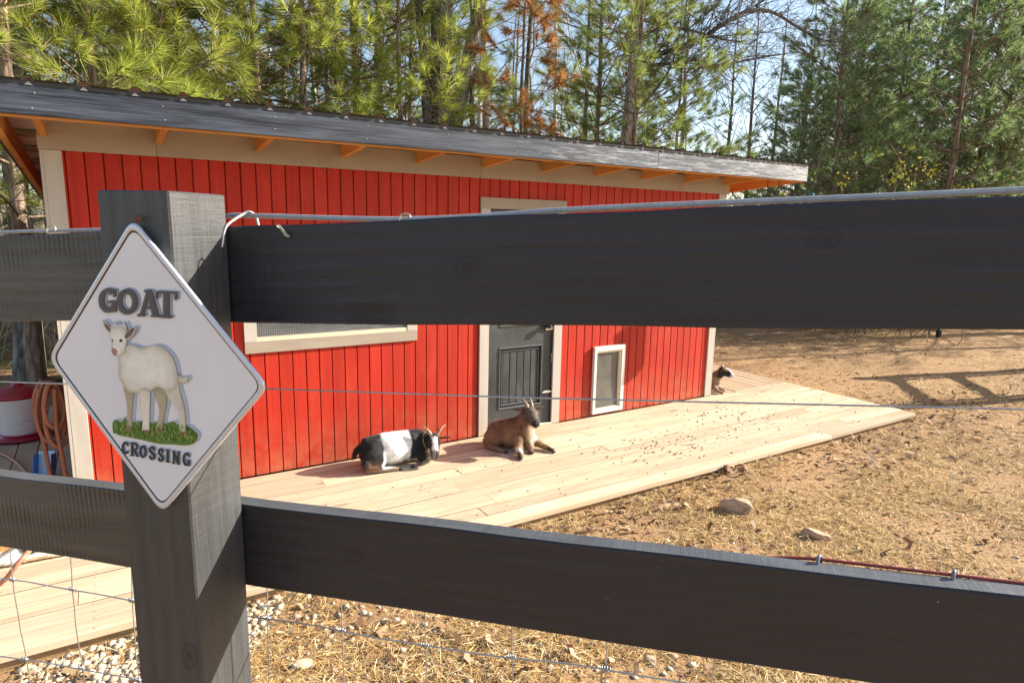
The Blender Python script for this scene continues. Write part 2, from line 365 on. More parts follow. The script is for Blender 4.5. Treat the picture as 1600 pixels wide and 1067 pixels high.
def dirt():
    t = NT('dirt_ground'); p = t.n('TexCoord').outputs['Object']
    big = t.noise(p, 0.55, 6, 0.6); mid = t.noise(p, 4.0, 6, 0.65); fine = t.noise(p, 45.0, 5, 0.7); grit = t.noise(p, 160.0, 3, 0.6)
    c = t.ramp(mid, [(0.3, (0.28, 0.155, 0.072)), (0.5, (0.37, 0.22, 0.105)), (0.72, (0.46, 0.29, 0.145))])
    c = t.mix(t.ramp(big, [(0.42, 0), (0.62, 0.75)]), c, (0.45, 0.275, 0.13))
    c = t.mix(t.ramp(fine, [(0.40, 0.75), (0.52, 0)]), c, (0.12, 0.065, 0.032))
    c = t.mix(t.ramp(grit, [(0.56, 0), (0.68, 0.7)]), c, (0.52, 0.39, 0.24))
    # far ground: leaf litter and thin grass
    pos = t.n('NewGeometry').outputs['Position']; sx = t.n('SeparateXYZ', {0: pos})
    far = t.math('ADD', t.math('MULTIPLY', sx.outputs[1], 1.0), t.math('MULTIPLY', sx.outputs[0], -0.35))
    lf = t.ramp(t.math('ADD', t.math('MULTIPLY', far, 0.05), t.math('MULTIPLY', mid, 0.25)), [(0.62, 0), (0.85, 0.85)])
    c = t.mix(lf, c, t.ramp(fine, [(0.35, (0.09, 0.06, 0.035)), (0.65, (0.30, 0.21, 0.12))]))
    gm = t.math('MULTIPLY', t.ramp(t.math('MULTIPLY', sx.outputs[0], -0.1), [(0.45, 0), (0.6, 1)]), t.ramp(t.noise(p, 1.2, 4), [(0.45, 0), (0.6, 0.7)]))
    c = t.mix(gm, c, t.ramp(fine, [(0.3, (0.08, 0.10, 0.03)), (0.7, (0.22, 0.24, 0.08))]))
    h = t.math('ADD', t.math('MULTIPLY', mid, 0.6), t.math('ADD', t.math('MULTIPLY', fine, 0.5), t.math('MULTIPLY', grit, 0.2)))
    return t.out(c, 0.9, t.bump(h, 0.65, 0.03), 0.15)
m['dirt'] = dirt()
def vcol(name, rough=0.8, spec=0.2, transl=0.0, noise=0.0, nscale=40, sheen=0.0, tint=None):
    t = NT(name); c = t.n('Attribute', attribute_name='Col').outputs['Color']
    if noise:
        nz = t.noise(t.coords((1, 1, 1)), nscale, 4, 0.65)
        k = t.ramp(nz, [(0.25, 1 - noise), (0.75, 1 + noise)])
        c = t.mix(1.0, c, k, 'MULTIPLY')
    if tint:
        c = t.mix(t.math('MULTIPLY', t.rand(), tint[0]), c, tint[1], 'MULTIPLY')
    b = t.n('BsdfPrincipled', {'Base Color': c, 'Roughness': rough, 'Specular IOR Level': spec, 'Sheen Weight': sheen})
    sh = b.outputs[0]
    if transl:
        tr = t.n('BsdfTranslucent', {'Color': c}); sh = t.n('MixShader', {0: transl, 1: sh, 2: tr.outputs[0]}).outputs[0]
    t.n('OutputMaterial', {'Surface': sh}); return t.m
m['straw'] = vcol('straw', 0.7, 0.3, 0.2)
m['leaf'] = vcol('leaf', 0.7, 0.25, 0.25)
m['needle'] = vcol('pine_needles', 0.45, 0.45, 0.55, tint=(0.5, (0.75, 0.9, 0.8)))
m['stone'] = vcol('stone', 0.85, 0.2, 0, 0.25, 60)
m['fur'] = vcol('goat_coat', 0.8, 0.15, 0, 0.38, 70, 0.2)
m['hair'] = vcol('goat_hair', 0.6, 0.3, 0.15)
m['print'] = vcol('sign_print', 0.4, 0.4, 0, 0.10, 55)
m['twig'] = vcol('twigs', 0.8, 0.2)
def bark(name, d, l, sc_=(10, 10, 2.2), bump=1.0):
    t = NT(name)
    n1 = t.noise(t.coords(sc_), 1.0, 7, 0.68, 0.6)
    vo = t.n('TexVoronoi', {'Vector': t.coords(tuple(x * 1.6 for x in sc_)), 'Scale': 1.0}, feature='DISTANCE_TO_EDGE').outputs['Distance']
    f = t.math('ADD', t.math('MULTIPLY', n1, 0.75), t.math('MULTIPLY', vo, 0.5))
    c = t.ramp(f, [(0.28, d), (0.62, l)])
    return t.out(c, 0.9, t.bump(f, bump, 0.03), 0.15)
m['bark_pine'] = bark('pine_bark', (0.095, 0.062, 0.045), (0.40, 0.29, 0.21))
m['bark_grey'] = bark('grey_bark', (0.20, 0.175, 0.145), (0.62, 0.56, 0.47))
m['bark_dark'] = bark('dark_bark', (0.035, 0.03, 0.026), (0.31, 0.28, 0.24), (10, 10, 2.4), 1.0)
m['bark_pale'] = bark('pale_bark', (0.26, 0.24, 0.21), (0.68, 0.65, 0.58), (14, 14, 4), 0.5)

# ------------------------------------------------------------------ ground
def vnoise(x, y, s, seed=0):
    x = x * s + seed * 7.1; y = y * s - seed * 3.3
    return (np.sin(x * 1.3 + 1.7 * np.sin(y * 0.9)) + np.sin(y * 1.7 + 1.3 * np.sin(x * 1.1 + 2)) + 0.5 * np.sin(2.3 * x - 1.9 * y)) / 2.5
def ground_z(x, y):
    x = np.asarray(x, float); y = np.asarray(y, float)
    z = -0.075 + 0.014 * vnoise(x, y, 1.1) + 0.007 * vnoise(x, y, 3.7, 1) + 0.004 * vnoise(x, y, 9.0, 2)
    d = np.hypot(x, y)
    z = z + np.clip(d - 26, 0, 60) * 0.035 + np.clip(d - 10, 0, 20) * 0.006 * vnoise(x, y, 0.35, 3)
    ds = (x - FA[0]) * FU[0] + (y - FA[1]) * FU[1]; dn = (x - FA[0]) * FN[0] + (y - FA[1]) * FN[1]
    under = (ds > -6.4) & (ds < 4.5) & (dn > -1.53) & (dn < 3.4)
    return np.where(under, np.minimum(z, -0.11), z)
def gaxis(lo, hi, step, far):
    a = list(np.arange(lo, hi, step)); s = step; x = hi
    while x < far: a.append(x); s *= 1.18; x += s
    a.append(far); s = step; x = lo - step; b = []
    while x > -far: b.append(x); s *= 1.18; x -= s
    b.append(-far); return np.array(b[::-1] + a)
gx = gaxis(-6, 10, 0.07, 600); gy = gaxis(0.5, 13, 0.07, 600)
GX, GY = np.meshgrid(gx, gy); GZ = ground_z(GX, GY); nx, ny = len(gx), len(gy)
ii = (np.arange(ny - 1)[:, None] * nx + np.arange(nx - 1)[None, :]).ravel()
me = np_mesh('ground', np.stack([GX.ravel(), GY.ravel(), GZ.ravel()], 1), np.stack([ii, ii + 1, ii + nx + 1, ii + nx], 1), True)
tag(obj('ground', me, m['dirt']), 'tan dirt yard with straw running back under the trees', None, None, 'structure')
def gz(x, y): return float(ground_z(x, y))

# ------------------------------------------------------------------ timber deck round the goat house
deck = thing('deck', 'pale timber deck wrapped round the red goat house', 'deck', (FA[0], FA[1], 0), FYAW)
bw, gap = 0.1383, 0.0054
def board(name, mat, par, x0, x1, y0, y1, z0, z1, c=0.003, rz=0, axis=0):
    cx, cy, cz = (x0 + x1) / 2, (y0 + y1) / 2, (z0 + z1) / 2
    b = MB(); b.cbox(x0 - cx, x1 - cx, y0 - cy, y1 - cy, z0 - cz, z1 - cz, c)
    o = b.build(name, mat, par, loc=(cx, cy, cz), rot=(0, 0, rz))
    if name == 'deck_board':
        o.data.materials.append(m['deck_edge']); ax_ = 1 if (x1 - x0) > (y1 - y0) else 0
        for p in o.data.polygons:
            if abs(p.normal[ax_]) > .9 and not (ax_ == 1 and y0 < -1.57 and p.normal[1] < 0): p.material_index = 1  # seam faces get the painted-in shade, the open front face does not
    return o
for i in range(11):
    y1 = -1.578 + i * (bw + gap) + bw; y0 = y1 - bw
    cuts = [-6.3]; x = -6.3 + random.uniform(1.2, 3.6)
    if i == 2: x = -3.02
    while x < 3.6: cuts.append(x); x += random.choice((2.44, 3.05, 3.66, 4.27))
    cuts.append(4.555 + random.uniform(-0.006, 0.006))
    for a, b_ in zip(cuts, cuts[1:]):
        dz = random.uniform(-0.0018, 0.0018)
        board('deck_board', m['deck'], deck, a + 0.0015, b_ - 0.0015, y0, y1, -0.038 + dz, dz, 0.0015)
for k in range(10):
    x1 = 4.556 - k * (bw + gap); dz = random.uniform(-0.0018, 0.0018)
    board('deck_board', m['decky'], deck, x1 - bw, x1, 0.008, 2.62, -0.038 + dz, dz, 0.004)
for k in range(22):
    x1 = -3.066 - k * (bw + gap); dz = random.uniform(-0.002, 0.002)
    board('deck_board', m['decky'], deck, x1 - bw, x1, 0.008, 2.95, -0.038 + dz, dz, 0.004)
board('rim_joist', m['joist'], deck, -6.29, 4.53, -1.555, -1.517, -0.17, -0.040)
board('rim_joist', m['joist'], deck, 4.49, 4.528, -1.515, 2.6, -0.17, -0.040)

sb = MB()
for i in range(11):
    yc = -1.578 + i * (bw + gap) + bw / 2
    for k in range(27):
        for e in (-.042, .042):
            x = -6.2 + k * .4064 + random.uniform(-.006, .006); y = yc + e + random.uniform(-.006, .006); r_ = .0036
            if y > -.03 or x > 4.5: continue
            sb.add([(x + r_ * math.cos(a), y + r_ * math.sin(a), .0021) for a in np.linspace(0, 2 * math.pi, 7)[:-1]], [tuple(range(6))])
tag(sb.build('deck_screws', plain('dark_screw', (.09, .07, .055), .5, .5, .3), deck), kind='stuff')

# ------------------------------------------------------------------ red goat house
shed = thing('goat_house', 'red board sided goat house with greige trim and a dark metal shed roof', 'goat house', (FA[0], FA[1], 0), FYAW)
L0, L1 = -3.056, 3.114; SF = 0.018                      # trim fronts at y=0, siding front at y=SF
DEPTH = 2.9
openings = [(-1.93, -0.63, 0.97, 1.76), (0.03, 0.88, -0.1, 2.11), (1.345, 1.70, 0.05, 0.70)]
def cut_rects(x0, x1, z0, z1):
    xs = sorted({x0, x1, *[v for o in openings for v in o[:2] if x0 < v < x1]}); out = []
    for a, b_ in zip(xs, xs[1:]):
        zs = [(z0, z1)]; mid = (a + b_) / 2
        for (oa, ob, za, zb) in openings:
            if oa <= mid <= ob:
                nz = []
                for (p, q) in zs:
                    if za > p: nz.append((p, min(q, za)))
                    if zb < q: nz.append((max(p, zb), q))
                zs = [t_ for t_ in nz if t_[1] - t_[0] > 0.005]
        out += [(a, b_, p, q) for p, q in zs]
    return out
k0 = int((L0 - 0.093) / 0.1008) - 1
for k in range(k0, 32):
    g0 = 0.093 + 0.1008 * k + 0.0043; g1 = g0 + 0.1008 - 0.0086
    x0, x1 = max(g0, L0 + 0.10), min(g1, L1 - 0.10)
    if x1 - x0 < 0.012: continue
    for (a, b_, p, q) in cut_rects(x0, x1, 0.0035, 2.31):
        if b_ - a < 0.006: continue
        board('siding_board', m['siding'], shed, a, b_, SF, SF + 0.013, p, q, 0.0015)
bk = MB()
xs = [L0 + 0.03] + [v for o in openings for v in o[:2]] + [L1 - 0.03]
for (a, b_, p, q) in cut_rects(L0 + 0.03, L1 - 0.03, 0.003, 2.45): bk.box(a, b_, SF + 0.0095, SF + 0.022, p, q)
bk.build('wall', m['groove'], shed)
def side_wall(x0, x1):
    b = MB(); b.box(x0, x1, 0.055, DEPTH, 0.012, 2.3)
    s = -1 if x0 < 0 else 1
    xe = x0 if s < 0 else x1
    for k in range(28):
        y = 0.10 + k * 0.1008
        b.box(min(xe, xe + s * 0.012), max(xe, xe + s * 0.012), y, y + 0.09, 0.013, 2.299)
    return b.build('wall', m['wall_red'], shed)
side_wall(L0 + 0.02, L0 + 0.05); side_wall(L1 - 0.05, L1 - 0.02)
MB().box(L0 + 0.05, L1 - 0.05, DEPTH - 0.03, DEPTH, 0.012, 2.2).build('wall', m['wall_red'], shed)
# corner boards: a front board and a return on the side
for (a, b_, ra, rb) in ((L0, -2.944, L0 + 0.0005, L0 + 0.019), (3.006, L1, L1 - 0.019, L1 - 0.0005)):
    board('corner_trim', m['trimv'], shed, a + (0.0195 if a < 0 else 0), b_ - (0 if a < 0 else 0.0195), 0.0, 0.02, 0.004, 2.296, 0.0015)
    board('corner_trim', m['trimv'], shed, ra, rb, 0.001, 0.09, 0.004, 2.296, 0.0015)
def tilt(s): return 0.0034 * s
for a, b_ in ((-3.060, -2.4325), (-2.4300, -0.012), (-0.010, 2.4285), (2.431, 3.150)):
    board('frieze_board', m['trim'], shed, a, b_, -0.004, 0.016, 2.298, 2.47, 0.0015)
# big screened window
W0, W1, WZ0, WZ1 = -1.957, -0.602, 0.944, 1.80
board('window_trim', m['trim'], shed, W0, W1, 0.0, 0.02, WZ0, 1.031, 0.0015)
board('window_trim', m['trim'], shed, W0, W1, 0.0, 0.02, WZ1 - 0.088, WZ1, 0.0015)
board('window_trim', m['trimv'], shed, W0, -1.872, 0.0005, 0.02, 1.0315, WZ1 - 0.0885, 0.0015)
board('window_trim', m['trimv'], shed, -0.690, W1, 0.0005, 0.02, 1.0315, WZ1 - 0.0885, 0.0015)
win = MB().box(-1.871, -0.691, 0.060, 0.075, 1.0, 1.74).build('window', m['pane'], shed)
board('window_sill', m['sill'], win, -1.871, -0.691, 0.004, 0.058, 1.020, 1.058, 0.002)
wm_ = MB()
for k in range(95): x = -1.868 + k * 0.0125; wm_.box(x, x + 0.0013, 0.010, 0.0113, 1.05, 1.73)
for k in range(54): z = 1.054 + k * 0.0125; wm_.box(-1.870, -0.692, 0.0114, 0.0127, z, z + 0.0013)
tag(wm_.build('window_screen', m['mesh_wire'], win), kind='stuff')
# door
board('door_trim', m['trimv'], shed, 0.0, 0.0935, 0.0, 0.022, 0.004, 2.046, 0.0015)
board('door_trim', m['trimv'], shed, 0.8165, 0.910, 0.0, 0.022, 0.004, 2.046, 0.0015)
board('door_trim', m['trim'], shed, -0.004, 0.914, -0.001, 0.022, 2.0465, 2.141, 0.0015)
door = MB()
DX0, DX1, DZ0, DZ1 = 0.0975, 0.8125, 0.022, 2.043
P = (0.215, 0.708, 0.210, 0.806); P2 = (0.215, 0.708, 0.99, 1.90)
yd = 0.030
xs = [DX0, P[0], P[1], DX1]; zs = [DZ0, P[2], P[3], P2[2], P2[3], DZ1]
for i in range(3):
    for j in range(5):
        if i == 1 and j in (1, 3): continue
        door.box(xs[i], xs[i + 1], yd, yd + 0.04, zs[j], zs[j + 1])
dr = door.build('door', m['door'], shed)
for (a, b_, p, q) in (P, P2):
    mo = MB()
    for (aa, bb, pp, qq) in ((a, b_, p, p + 0.022), (a, b_, q - 0.022, q), (a, a + 0.022, p + 0.022, q - 0.022), (b_ - 0.022, b_, p + 0.022, q - 0.022)):
        mo.cbox(aa + 0.0005, bb - 0.0005, yd - 0.008, yd + 0.03, pp + 0.0005, qq - 0.0005, 0.007)
    for (aa, bb, pp, qq) in ((a + .032, b_ - .032, p + .032, p + .05), (a + .032, b_ - .032, q - .05, q - .032), (a + .032, a + .05, p + .05, q - .05), (b_ - .05, b_ - .032, p + .05, q - .05)):
        mo.cbox(aa, bb, yd + 0.004, yd + 0.03, pp, qq, 0.006)
    mo.build('door_moulding', m['door_dust'], dr)
    MB().box(a, b_, yd + 0.024, yd + 0.04, p, q).build('door_panel', m['door'], dr)
    nb_ = 5; wd = (b_ - a - 0.104) / nb_
    for k in range(nb_):
        board('panel_board', m['door'], dr, a + .052 + k * wd + 0.003, a + .052 + (k + 1) * wd - 0.003, yd + 0.010, yd + 0.026, p + .052, q - .052, 0.003)
lt = MB(); lt.cbox(0.720, 0.80, 0.012, 0.024, 0.318, 0.343, 0.003); lt.tube([(0.70, 0.010, 0.33), (0.818, 0.010, 0.332)], 0.006, 8)
lt.build('latch', m['steel'], dr)
lt = MB(); lt.cbox(0.725, 0.808, 0.010, 0.024, 0.935, 0.965, 0.004); lt.build('latch', m['steel'], dr)
MB().lathe([(0.0, 0), (0.03, 0.002), (0.032, 0.02), (0.02, 0.03), (0.028, 0.045), (0.03, 0.06), (0, 0.075)], 16).build('door_knob', m['dark_in'], dr, True, loc=(0.74, yd, 0.985), rot=(R(90), 0, 0))
board('door_sill', m['sill'], shed, 0.094, 0.816, -0.004, 0.07, 0.003, 0.021, 0.002)
# pet door
px0, px1, pz0, pz1 = 1.319, 1.730, 0.027, 0.725
pf = MB()
for (a, b_, p, q) in ((px0, px1, pz0, pz0 + .045), (px0, px1, pz1 - .05, pz1), (px0, px0 + .034, pz0 + .045, pz1 - .05), (px1 - .046, px1, pz0 + .045, pz1 - .05)):
    pf.cbox(a, b_, -0.016, 0.019, p, q, 0.003)
pfo = pf.build('pet_door', m['white_frame'], shed)
pi = MB()
for (a, b_, p, q) in ((px0 + .034, px1 - .046, pz0 + .045, pz0 + .058), (px0 + .034, px1 - .046, pz1 - .068, pz1 - .05), (px0 + .034, px0 + .044, pz0 + .058, pz1 - .068), (px1 - .066, px1 - .046, pz0 + .058, pz1 - .068)):
    pi.cbox(a, b_, -0.004, 0.04, p, q, 0.002)
pi.build('inner_frame', m['sill'], pfo)
fl = MB(); nzf, nxf = 12, 8; v = []; f = []
for j in range(nzf + 1):
    for i in range(nxf + 1):
        x = px0 + .046 + (px1 - px0 - .114) * i / nxf; z = pz0 + .062 + (pz1 - pz0 - .135) * j / nzf
        u_ = 1 - j / nzf
        v.append((x, 0.018 - 0.022 * u_ * u_ + 0.014 * (i / nxf) ** 2 * u_, z))
for j in range(nzf):
    for i in range(nxf): a = j * (nxf + 1) + i; f.append((a, a + 1, a + nxf + 2, a + nxf + 1))
v2 = [(p[0], p[1] + 0.004, p[2]) for p in v]; nn = len(v)
fl.add(v + v2, f + [tuple(x + nn for x in q)[::-1] for q in f]); fl.build('flap', m['flap'], pfo, True)
MB().box(px0 + .03, px1 - .03, 0.05, 0.06, pz0, pz1).build('dark_backing', m['dark_in'], pfo)
# rafters, sub-fascia, fascia, purlins, roof
SL = math.tan(R(5.1)); OV = 0.51; RB = 2.383
def rafter(s, mat=m['rafter'], y0=-OV + 0.038, y1=DEPTH + 0.55, h=0.14, dz=0.0):
    a = MB(); x0, x1 = -0.019, 0.019
    poly = [(y0, RB - y0 * SL + dz), (y1, RB - y1 * SL + dz), (y1, RB - y1 * SL + h), (y0, RB - y0 * SL + h)]
    v = [(x, p[0], p[1]) for x in (x0, x1) for p in poly]
    a.add(v, [(0, 1, 2, 3), (7, 6, 5, 4), (0, 4, 5, 1), (1, 5, 6, 2), (2, 6, 7, 3), (3, 7, 4, 0)])
    return a.build('rafter', mat, shed, loc=(s, 0, tilt(s)))
for i in range(11): rafter(3.069 - 0.6096 * i)
FL, FR = -3.25, 3.742
for s in (FL + 0.019, FR - 0.022): 
    o = rafter(s); o.name = 'barge_rafter'
def sloped(name, mat, x0, x1, y0, y1, z0, z1, c=0.002):
    cx, cy, cz = (x0 + x1) / 2, (y0 + y1) / 2, (z0 + z1) / 2
    b = MB(); b.cbox(x0 - cx, x1 - cx, y0 - cy, y1 - cy, z0 - cz, z1 - cz, c)
    return b.build(name, mat, shed, loc=(cx, cy, cz + tilt(cx)), rot=(0, -math.atan(0.0034), 0))
zb = RB + OV * SL
sloped('sub_fascia', m['rafterx'], FL + 0.002, FR - 0.003, -OV, -OV + 0.0375, zb - 0.006, zb + 0.135)
for a, b_ in ((FL, 1.526), (1.528, FR)):
    sloped('fascia_board', m['fascia' if a < 0 else 'fascia2'], a, b_, -OV - 0.0195, -OV - 0.0005, zb + 0.007, zb + 0.158)
sloped('drip_edge', m['roof'], FL - 0.002, FR + 0.002, -OV - 0.0205, -OV + 0.02, zb + 0.1583, zb + 0.1795, 0.001)
for i in range(11):
    for dz in (.045, .115):
        s = 3.069 - .6096 * i + random.uniform(-.012, .012); z = zb + dz + random.uniform(-.012, .012) + tilt(s)
        MB().lathe([(0, -.002), (.003, -.0014), (.0038, .001)], 7).build('screw', m['foam'], shed, loc=(s, -OV - .0200, z), rot=(R(-90), 0, 0))
for s in (FL, FR):                                            # dark boards on the two rakes
    a = MB(); e = -1 if s < 0 else 1; x0, x1 = sorted((s + e * 0.0005, s + e * 0.019))
    y0, y1 = -OV - 0.0195, DEPTH + 0.55; zz = lambda y: RB - y * SL
    v = [(x, p[0], p[1]) for x in (x0, x1) for p in ((y0, zz(y0) + 0.004), (y1, zz(y1) + 0.004), (y1, zz(y1) + 0.16), (y0, zz(y0) + 0.16))]
    a.add(v, [(0, 1, 2, 3), (7, 6, 5, 4), (0, 4, 5, 1), (1, 5, 6, 2), (2, 6, 7, 3), (3, 7, 4, 0)])
    a.build('rake_board', m['fascia'], shed, loc=(0, 0, tilt(s)))
for y in (-0.40, 0.20, 0.80, 1.40, 2.0, 2.60, 3.20):
    sloped('purlin', m['joist'], FL + 0.0015, FR - 0.0015, y - 0.032, y + 0.032, RB + 0.141 - y * SL - 0.002, RB + 0.178 - y * SL)
def roof_profile(x0, x1, pitch=0.2425, off=-3.041):
    pts = [(x0, 0)]; k = math.ceil((x0 - off) / pitch)
    c = off + k * pitch
    while c < x1 - 0.04:
        pts += [(c - 0.030, 0), (c - 0.012, 0.021), (c + 0.012, 0.021), (c + 0.030, 0)]
        for q in (0.09, 0.155): pts += [(c + q - 0.012, 0), (c + q - 0.005, 0.004), (c + q + 0.005, 0.004), (c + q + 0.012, 0)] if c + q < x1 - 0.03 else []
        c += pitch
    pts.append((x1, 0)); return pts
pr = roof_profile(FL - 0.02, FR + 0.035)
def roof_sheet(name, dz, mat, ys_=None):
    a = MB(); v = []; f = []
    ys = (-OV - 0.040, DEPTH + 0.62)
    if ys_: ys = ys_
    for y in ys: v += [(p[0], y, RB + 0.181 - y * SL + p[1] + dz + tilt(p[0])) for p in pr]
    n = len(pr); f = [(i, i + 1, n + i + 1, n + i) for i in range(n - 1)]
    a.add(v, f); return a
v = roof_sheet('t', 0.0, None, (-OV - 0.022, DEPTH + 0.62)); v2 = roof_sheet('t', 0.0012, None)
rf = v2.build('roof', m['roof'], shed); roof_sheet('t', -0.0008, None, (-OV - 0.0398, -OV - 0.0225)).build('eave_lip', m['roof'], rf); v.build('roof_underside', m['roof_under'], rf)
for k in range(31):
    x = -3.041 + (k) * 0.2425
    if x > FR - 0.02: break
    a = MB(); z = zb + 0.1585
    a.prism([(x - 0.018, z), (x + 0.018, z), (x + 0.004, z + 0.014), (x - 0.004, z + 0.014)], -OV - 0.0255, -OV - 0.0208)
    a.build('rib_closure', m['foam'], shed, loc=(0, 0, tilt(x)))

# ------------------------------------------------------------------ black board fence across the front
PC = np.array([-0.5588, 1.0597]); PR = np.array([-0.5273, 1.1961]); PYAW = R(-13.0); FY = R(-16.0)
fence = thing('board_fence', 'black board fence with a thick square post crossing close in front', 'fence', (PR[0], PR[1], 0), FY)
# post: own yaw; parented to the fence so local yaw is the difference
pm = MB(); pw = 0.14
pm.cbox(-pw, 0, 0, pw, -0.5, 1.947, 0.003)
dq = Vector((PC[0] - PR[0], PC[1] - PR[1], 0)); dq.rotate(Euler((0, 0, -FY)))
post = pm.build('fence_post', m['post'], fence, loc=(dq.x, dq.y, 0), rot=(0, 0, PYAW - FY))
def rail(x0, x1, ztop, h, slope, mat, seed):
    L = x1 - x0; n = 26; r_ = random.Random(seed); a = MB()
    v = []; T = 0.038
    for i in range(n + 1):
        x = L * i / n
        wz = 0.0012 * math.sin(i * 1.3 + seed) + r_.uniform(-0.0006, 0.0006); wb = 0.001 * math.sin(i * 0.9 + seed * 2) + r_.uniform(-0.0005, 0.0005)
        c = 0.0025
        for (y, z) in ((0, -h + c), (c, -h), (T - c, -h), (T, -h + c), (T, -c), (T - c, 0), (c, 0), (0, -c)):
            v.append((x, y, z + (wz if z > -h / 2 else wb)))
    f = [(i * 8 + j, i * 8 + (j + 1) % 8, (i + 1) * 8 + (j + 1) % 8, (i + 1) * 8 + j) for i in range(n) for j in range(8)]
    f += [tuple(range(8))[::-1], tuple(range(n * 8, n * 8 + 8))]
    a.add(v, f)
    return a.build('rail', mat, fence, loc=(x0, 0.004, ztop + slope * x0), rot=(0, -math.atan(slope), 0))
rail(-0.068, 2.6, 1.890, 0.178, 0.0545, m['rail_upper'], 1)
rail(-0.068, 2.6, 1.3465, 0.174, 0.041, m['rail_lower'], 2)
rail(-2.3, -0.072, 1.893, 0.178, 0.060, m['rail_old'], 3)
rail(-2.3, -0.072, 1.345, 0.176, 0.040, m['rail_old'], 4)
def nail(x, y, z, par):
    return MB().lathe([(0, -0.001), (0.0035, -0.0008), (0.004, 0.001)], 8).build('nail', m['steel'], par, loc=(x, y, z), rot=(R(90), 0, 0))
# woven wire stapled on the yard side
wiref = thing('woven_wire', 'galvanised woven wire mesh below the lower fence rails', 'wire mesh', (PR[0], PR[1], 0), FY)
YW = 0.050
def hz(x, z0): return z0 + 0.063 * x + 0.004 * math.sin(x * 9 + z0 * 7)
for z0 in (1.264, 1.066, 0.855, 0.65, 0.45, 0.25, 0.06):
    pts = [(x, YW + 0.002 * math.sin(x * 23 + z0 * 5), hz(x, z0)) for x in np.linspace(-2.2, 2.4, 70)]
    MB().tube(pts, 0.00165, 5).build('line_wire', m['wire'], wiref, True)
xs = [-2.14, -1.96, -1.79, -1.61, -1.43, -1.25, -1.07, -0.90, -0.722, -0.532, -0.357, -0.18, -0.002, 0.178, 0.366, 0.549, 0.730, 0.913, 1.09, 1.27, 1.45, 1.63, 1.81, 1.99, 2.17]
for x in xs:
    zz = np.linspace(hz(x, 0.06), hz(x, 1.264), 26)
    pts = [(x + 0.006 * math.sin(z * 7 + x * 4) + random.uniform(-0.0015, 0.0015), YW + 0.004 + 0.002 * math.sin(z * 12 + x), z) for z in zz]
    MB().tube(pts, 0.0014, 5).build('stay_wire', m['wire'], wiref, True)
    for z0 in (1.066, 0.855):
        z = hz(x, z0); xx = x + 0.006 * math.sin(z * 7 + x * 4)
        pts = [(xx - 0.009 + 0.018 * t_ / 16, YW + 0.002 + 0.0045 * math.cos(t_ * 1.4), z + 0.0045 * math.sin(t_ * 1.4)) for t_ in range(17)]
        MB().tube(pts, 0.0015, 4).build('knot', m['wire'], wiref, True)
# single smooth wire between the rails
ew = [(-2.3, 1.40), (-0.677, 1.527), (-0.532, 1.536), (0.035, 1.576), (0.54, 1.607), (0.861, 1.630), (1.295, 1.662), (2.5, 1.73)]
sw = thing('fence_wire', 'single taut smooth wire strung between the upper and lower rails', 'wire', (PR[0], PR[1], 0), FY)
MB().tube([(x, YW, z) for x, z in ew], 0.0017, 6).build('strand', m['wire'], sw, True)
# grey cable on the top rail with its staples and the hook at the post
cabl = thing('grey_cable', 'grey insulated cable lying along the top edge of the upper rail', 'cable', (PR[0], PR[1], 0), FY)
cp = [(-0.05, 1.905), (-0.03, 1.911), (0.03, 1.9115), (0.1, 1.911), (0.2, 1.910), (0.32, 1.9105), (0.45, 1.9165), (0.6, 1.929), (0.76, 1.939), (0.93, 1.948), (1.1, 1.957), (1.253, 1.966), (1.6, 1.985), (2.5, 2.033)]
def smooth_pts(p, n=8):
    p = [np.array(q, float) for q in p]; out = []
    for i in range(len(p) - 1):
        a, b_, c, d = p[max(i - 1, 0)], p[i], p[i + 1], p[min(i + 2, len(p) - 1)]
        for t_ in np.linspace(0, 1, n, endpoint=False):
            out.append(0.5 * ((2 * b_) + (-a + c) * t_ + (2 * a - 5 * b_ + 4 * c - d) * t_ ** 2 + (-a + 3 * b_ - 3 * c + d) * t_ ** 3))
    out.append(p[-1]); return [Vector(q) for q in out]
MB().tube(smooth_pts([(x, 0.047, z) for x, z in cp]), 0.0047, 10).build('sheath', m['tube_grey'], cabl, True)
cl = [(-2.3, 1.77), (-1.2, 1.833), (-0.623, 1.866), (-0.45, 1.8735), (-0.3, 1.880), (-0.17, 1.888)]
MB().tube(smooth_pts([(x, 0.047, z) for x, z in cl]), 0.0036, 10).build('sheath', m['tube_grey'], cabl, True)
m['staple'] = plain('brassy_staple', (0.62, 0.52, 0.36), 0.35, 0.5, 0.7)
m['hook'] = plain('pale_wire_hook', (0.62, 0.60, 0.56), 0.3, 0.5, 0.6)
def staple(x, z, par, sx=0.010):
    pts = [(x - sx, 0.040, z - 0.006), (x - sx, 0.041, z + 0.004), (x - sx * .6, 0.043, z + 0.0095), (x, 0.045, z + 0.0105), (x + sx * .7, 0.045, z + 0.008), (x + sx, 0.043, z - 0.004)]
    return MB().tube(smooth_pts(pts, 4), 0.0017, 6).build('staple', m['staple'], par, True)
staple(0.338, 1.9095, cabl); staple(-0.475, 1.872, cabl)
pts = [(0.12, 0.002, 1.888), (0.128, -0.004, 1.889), (0.135, -0.005, 1.876), (0.14, 0.001, 1.873)]
MB().tube(smooth_pts([(0.112, 0.003, 1.890), (0.108, -0.003, 1.894), (0.116, -0.006, 1.895), (0.131, -0.006, 1.879), (0.134, -0.003, 1.876), (0.126, -0.004, 1.878), (0.113, 0.002, 1.889)], 4), 0.0014, 6).build('staple', m['staple'], cabl, True)
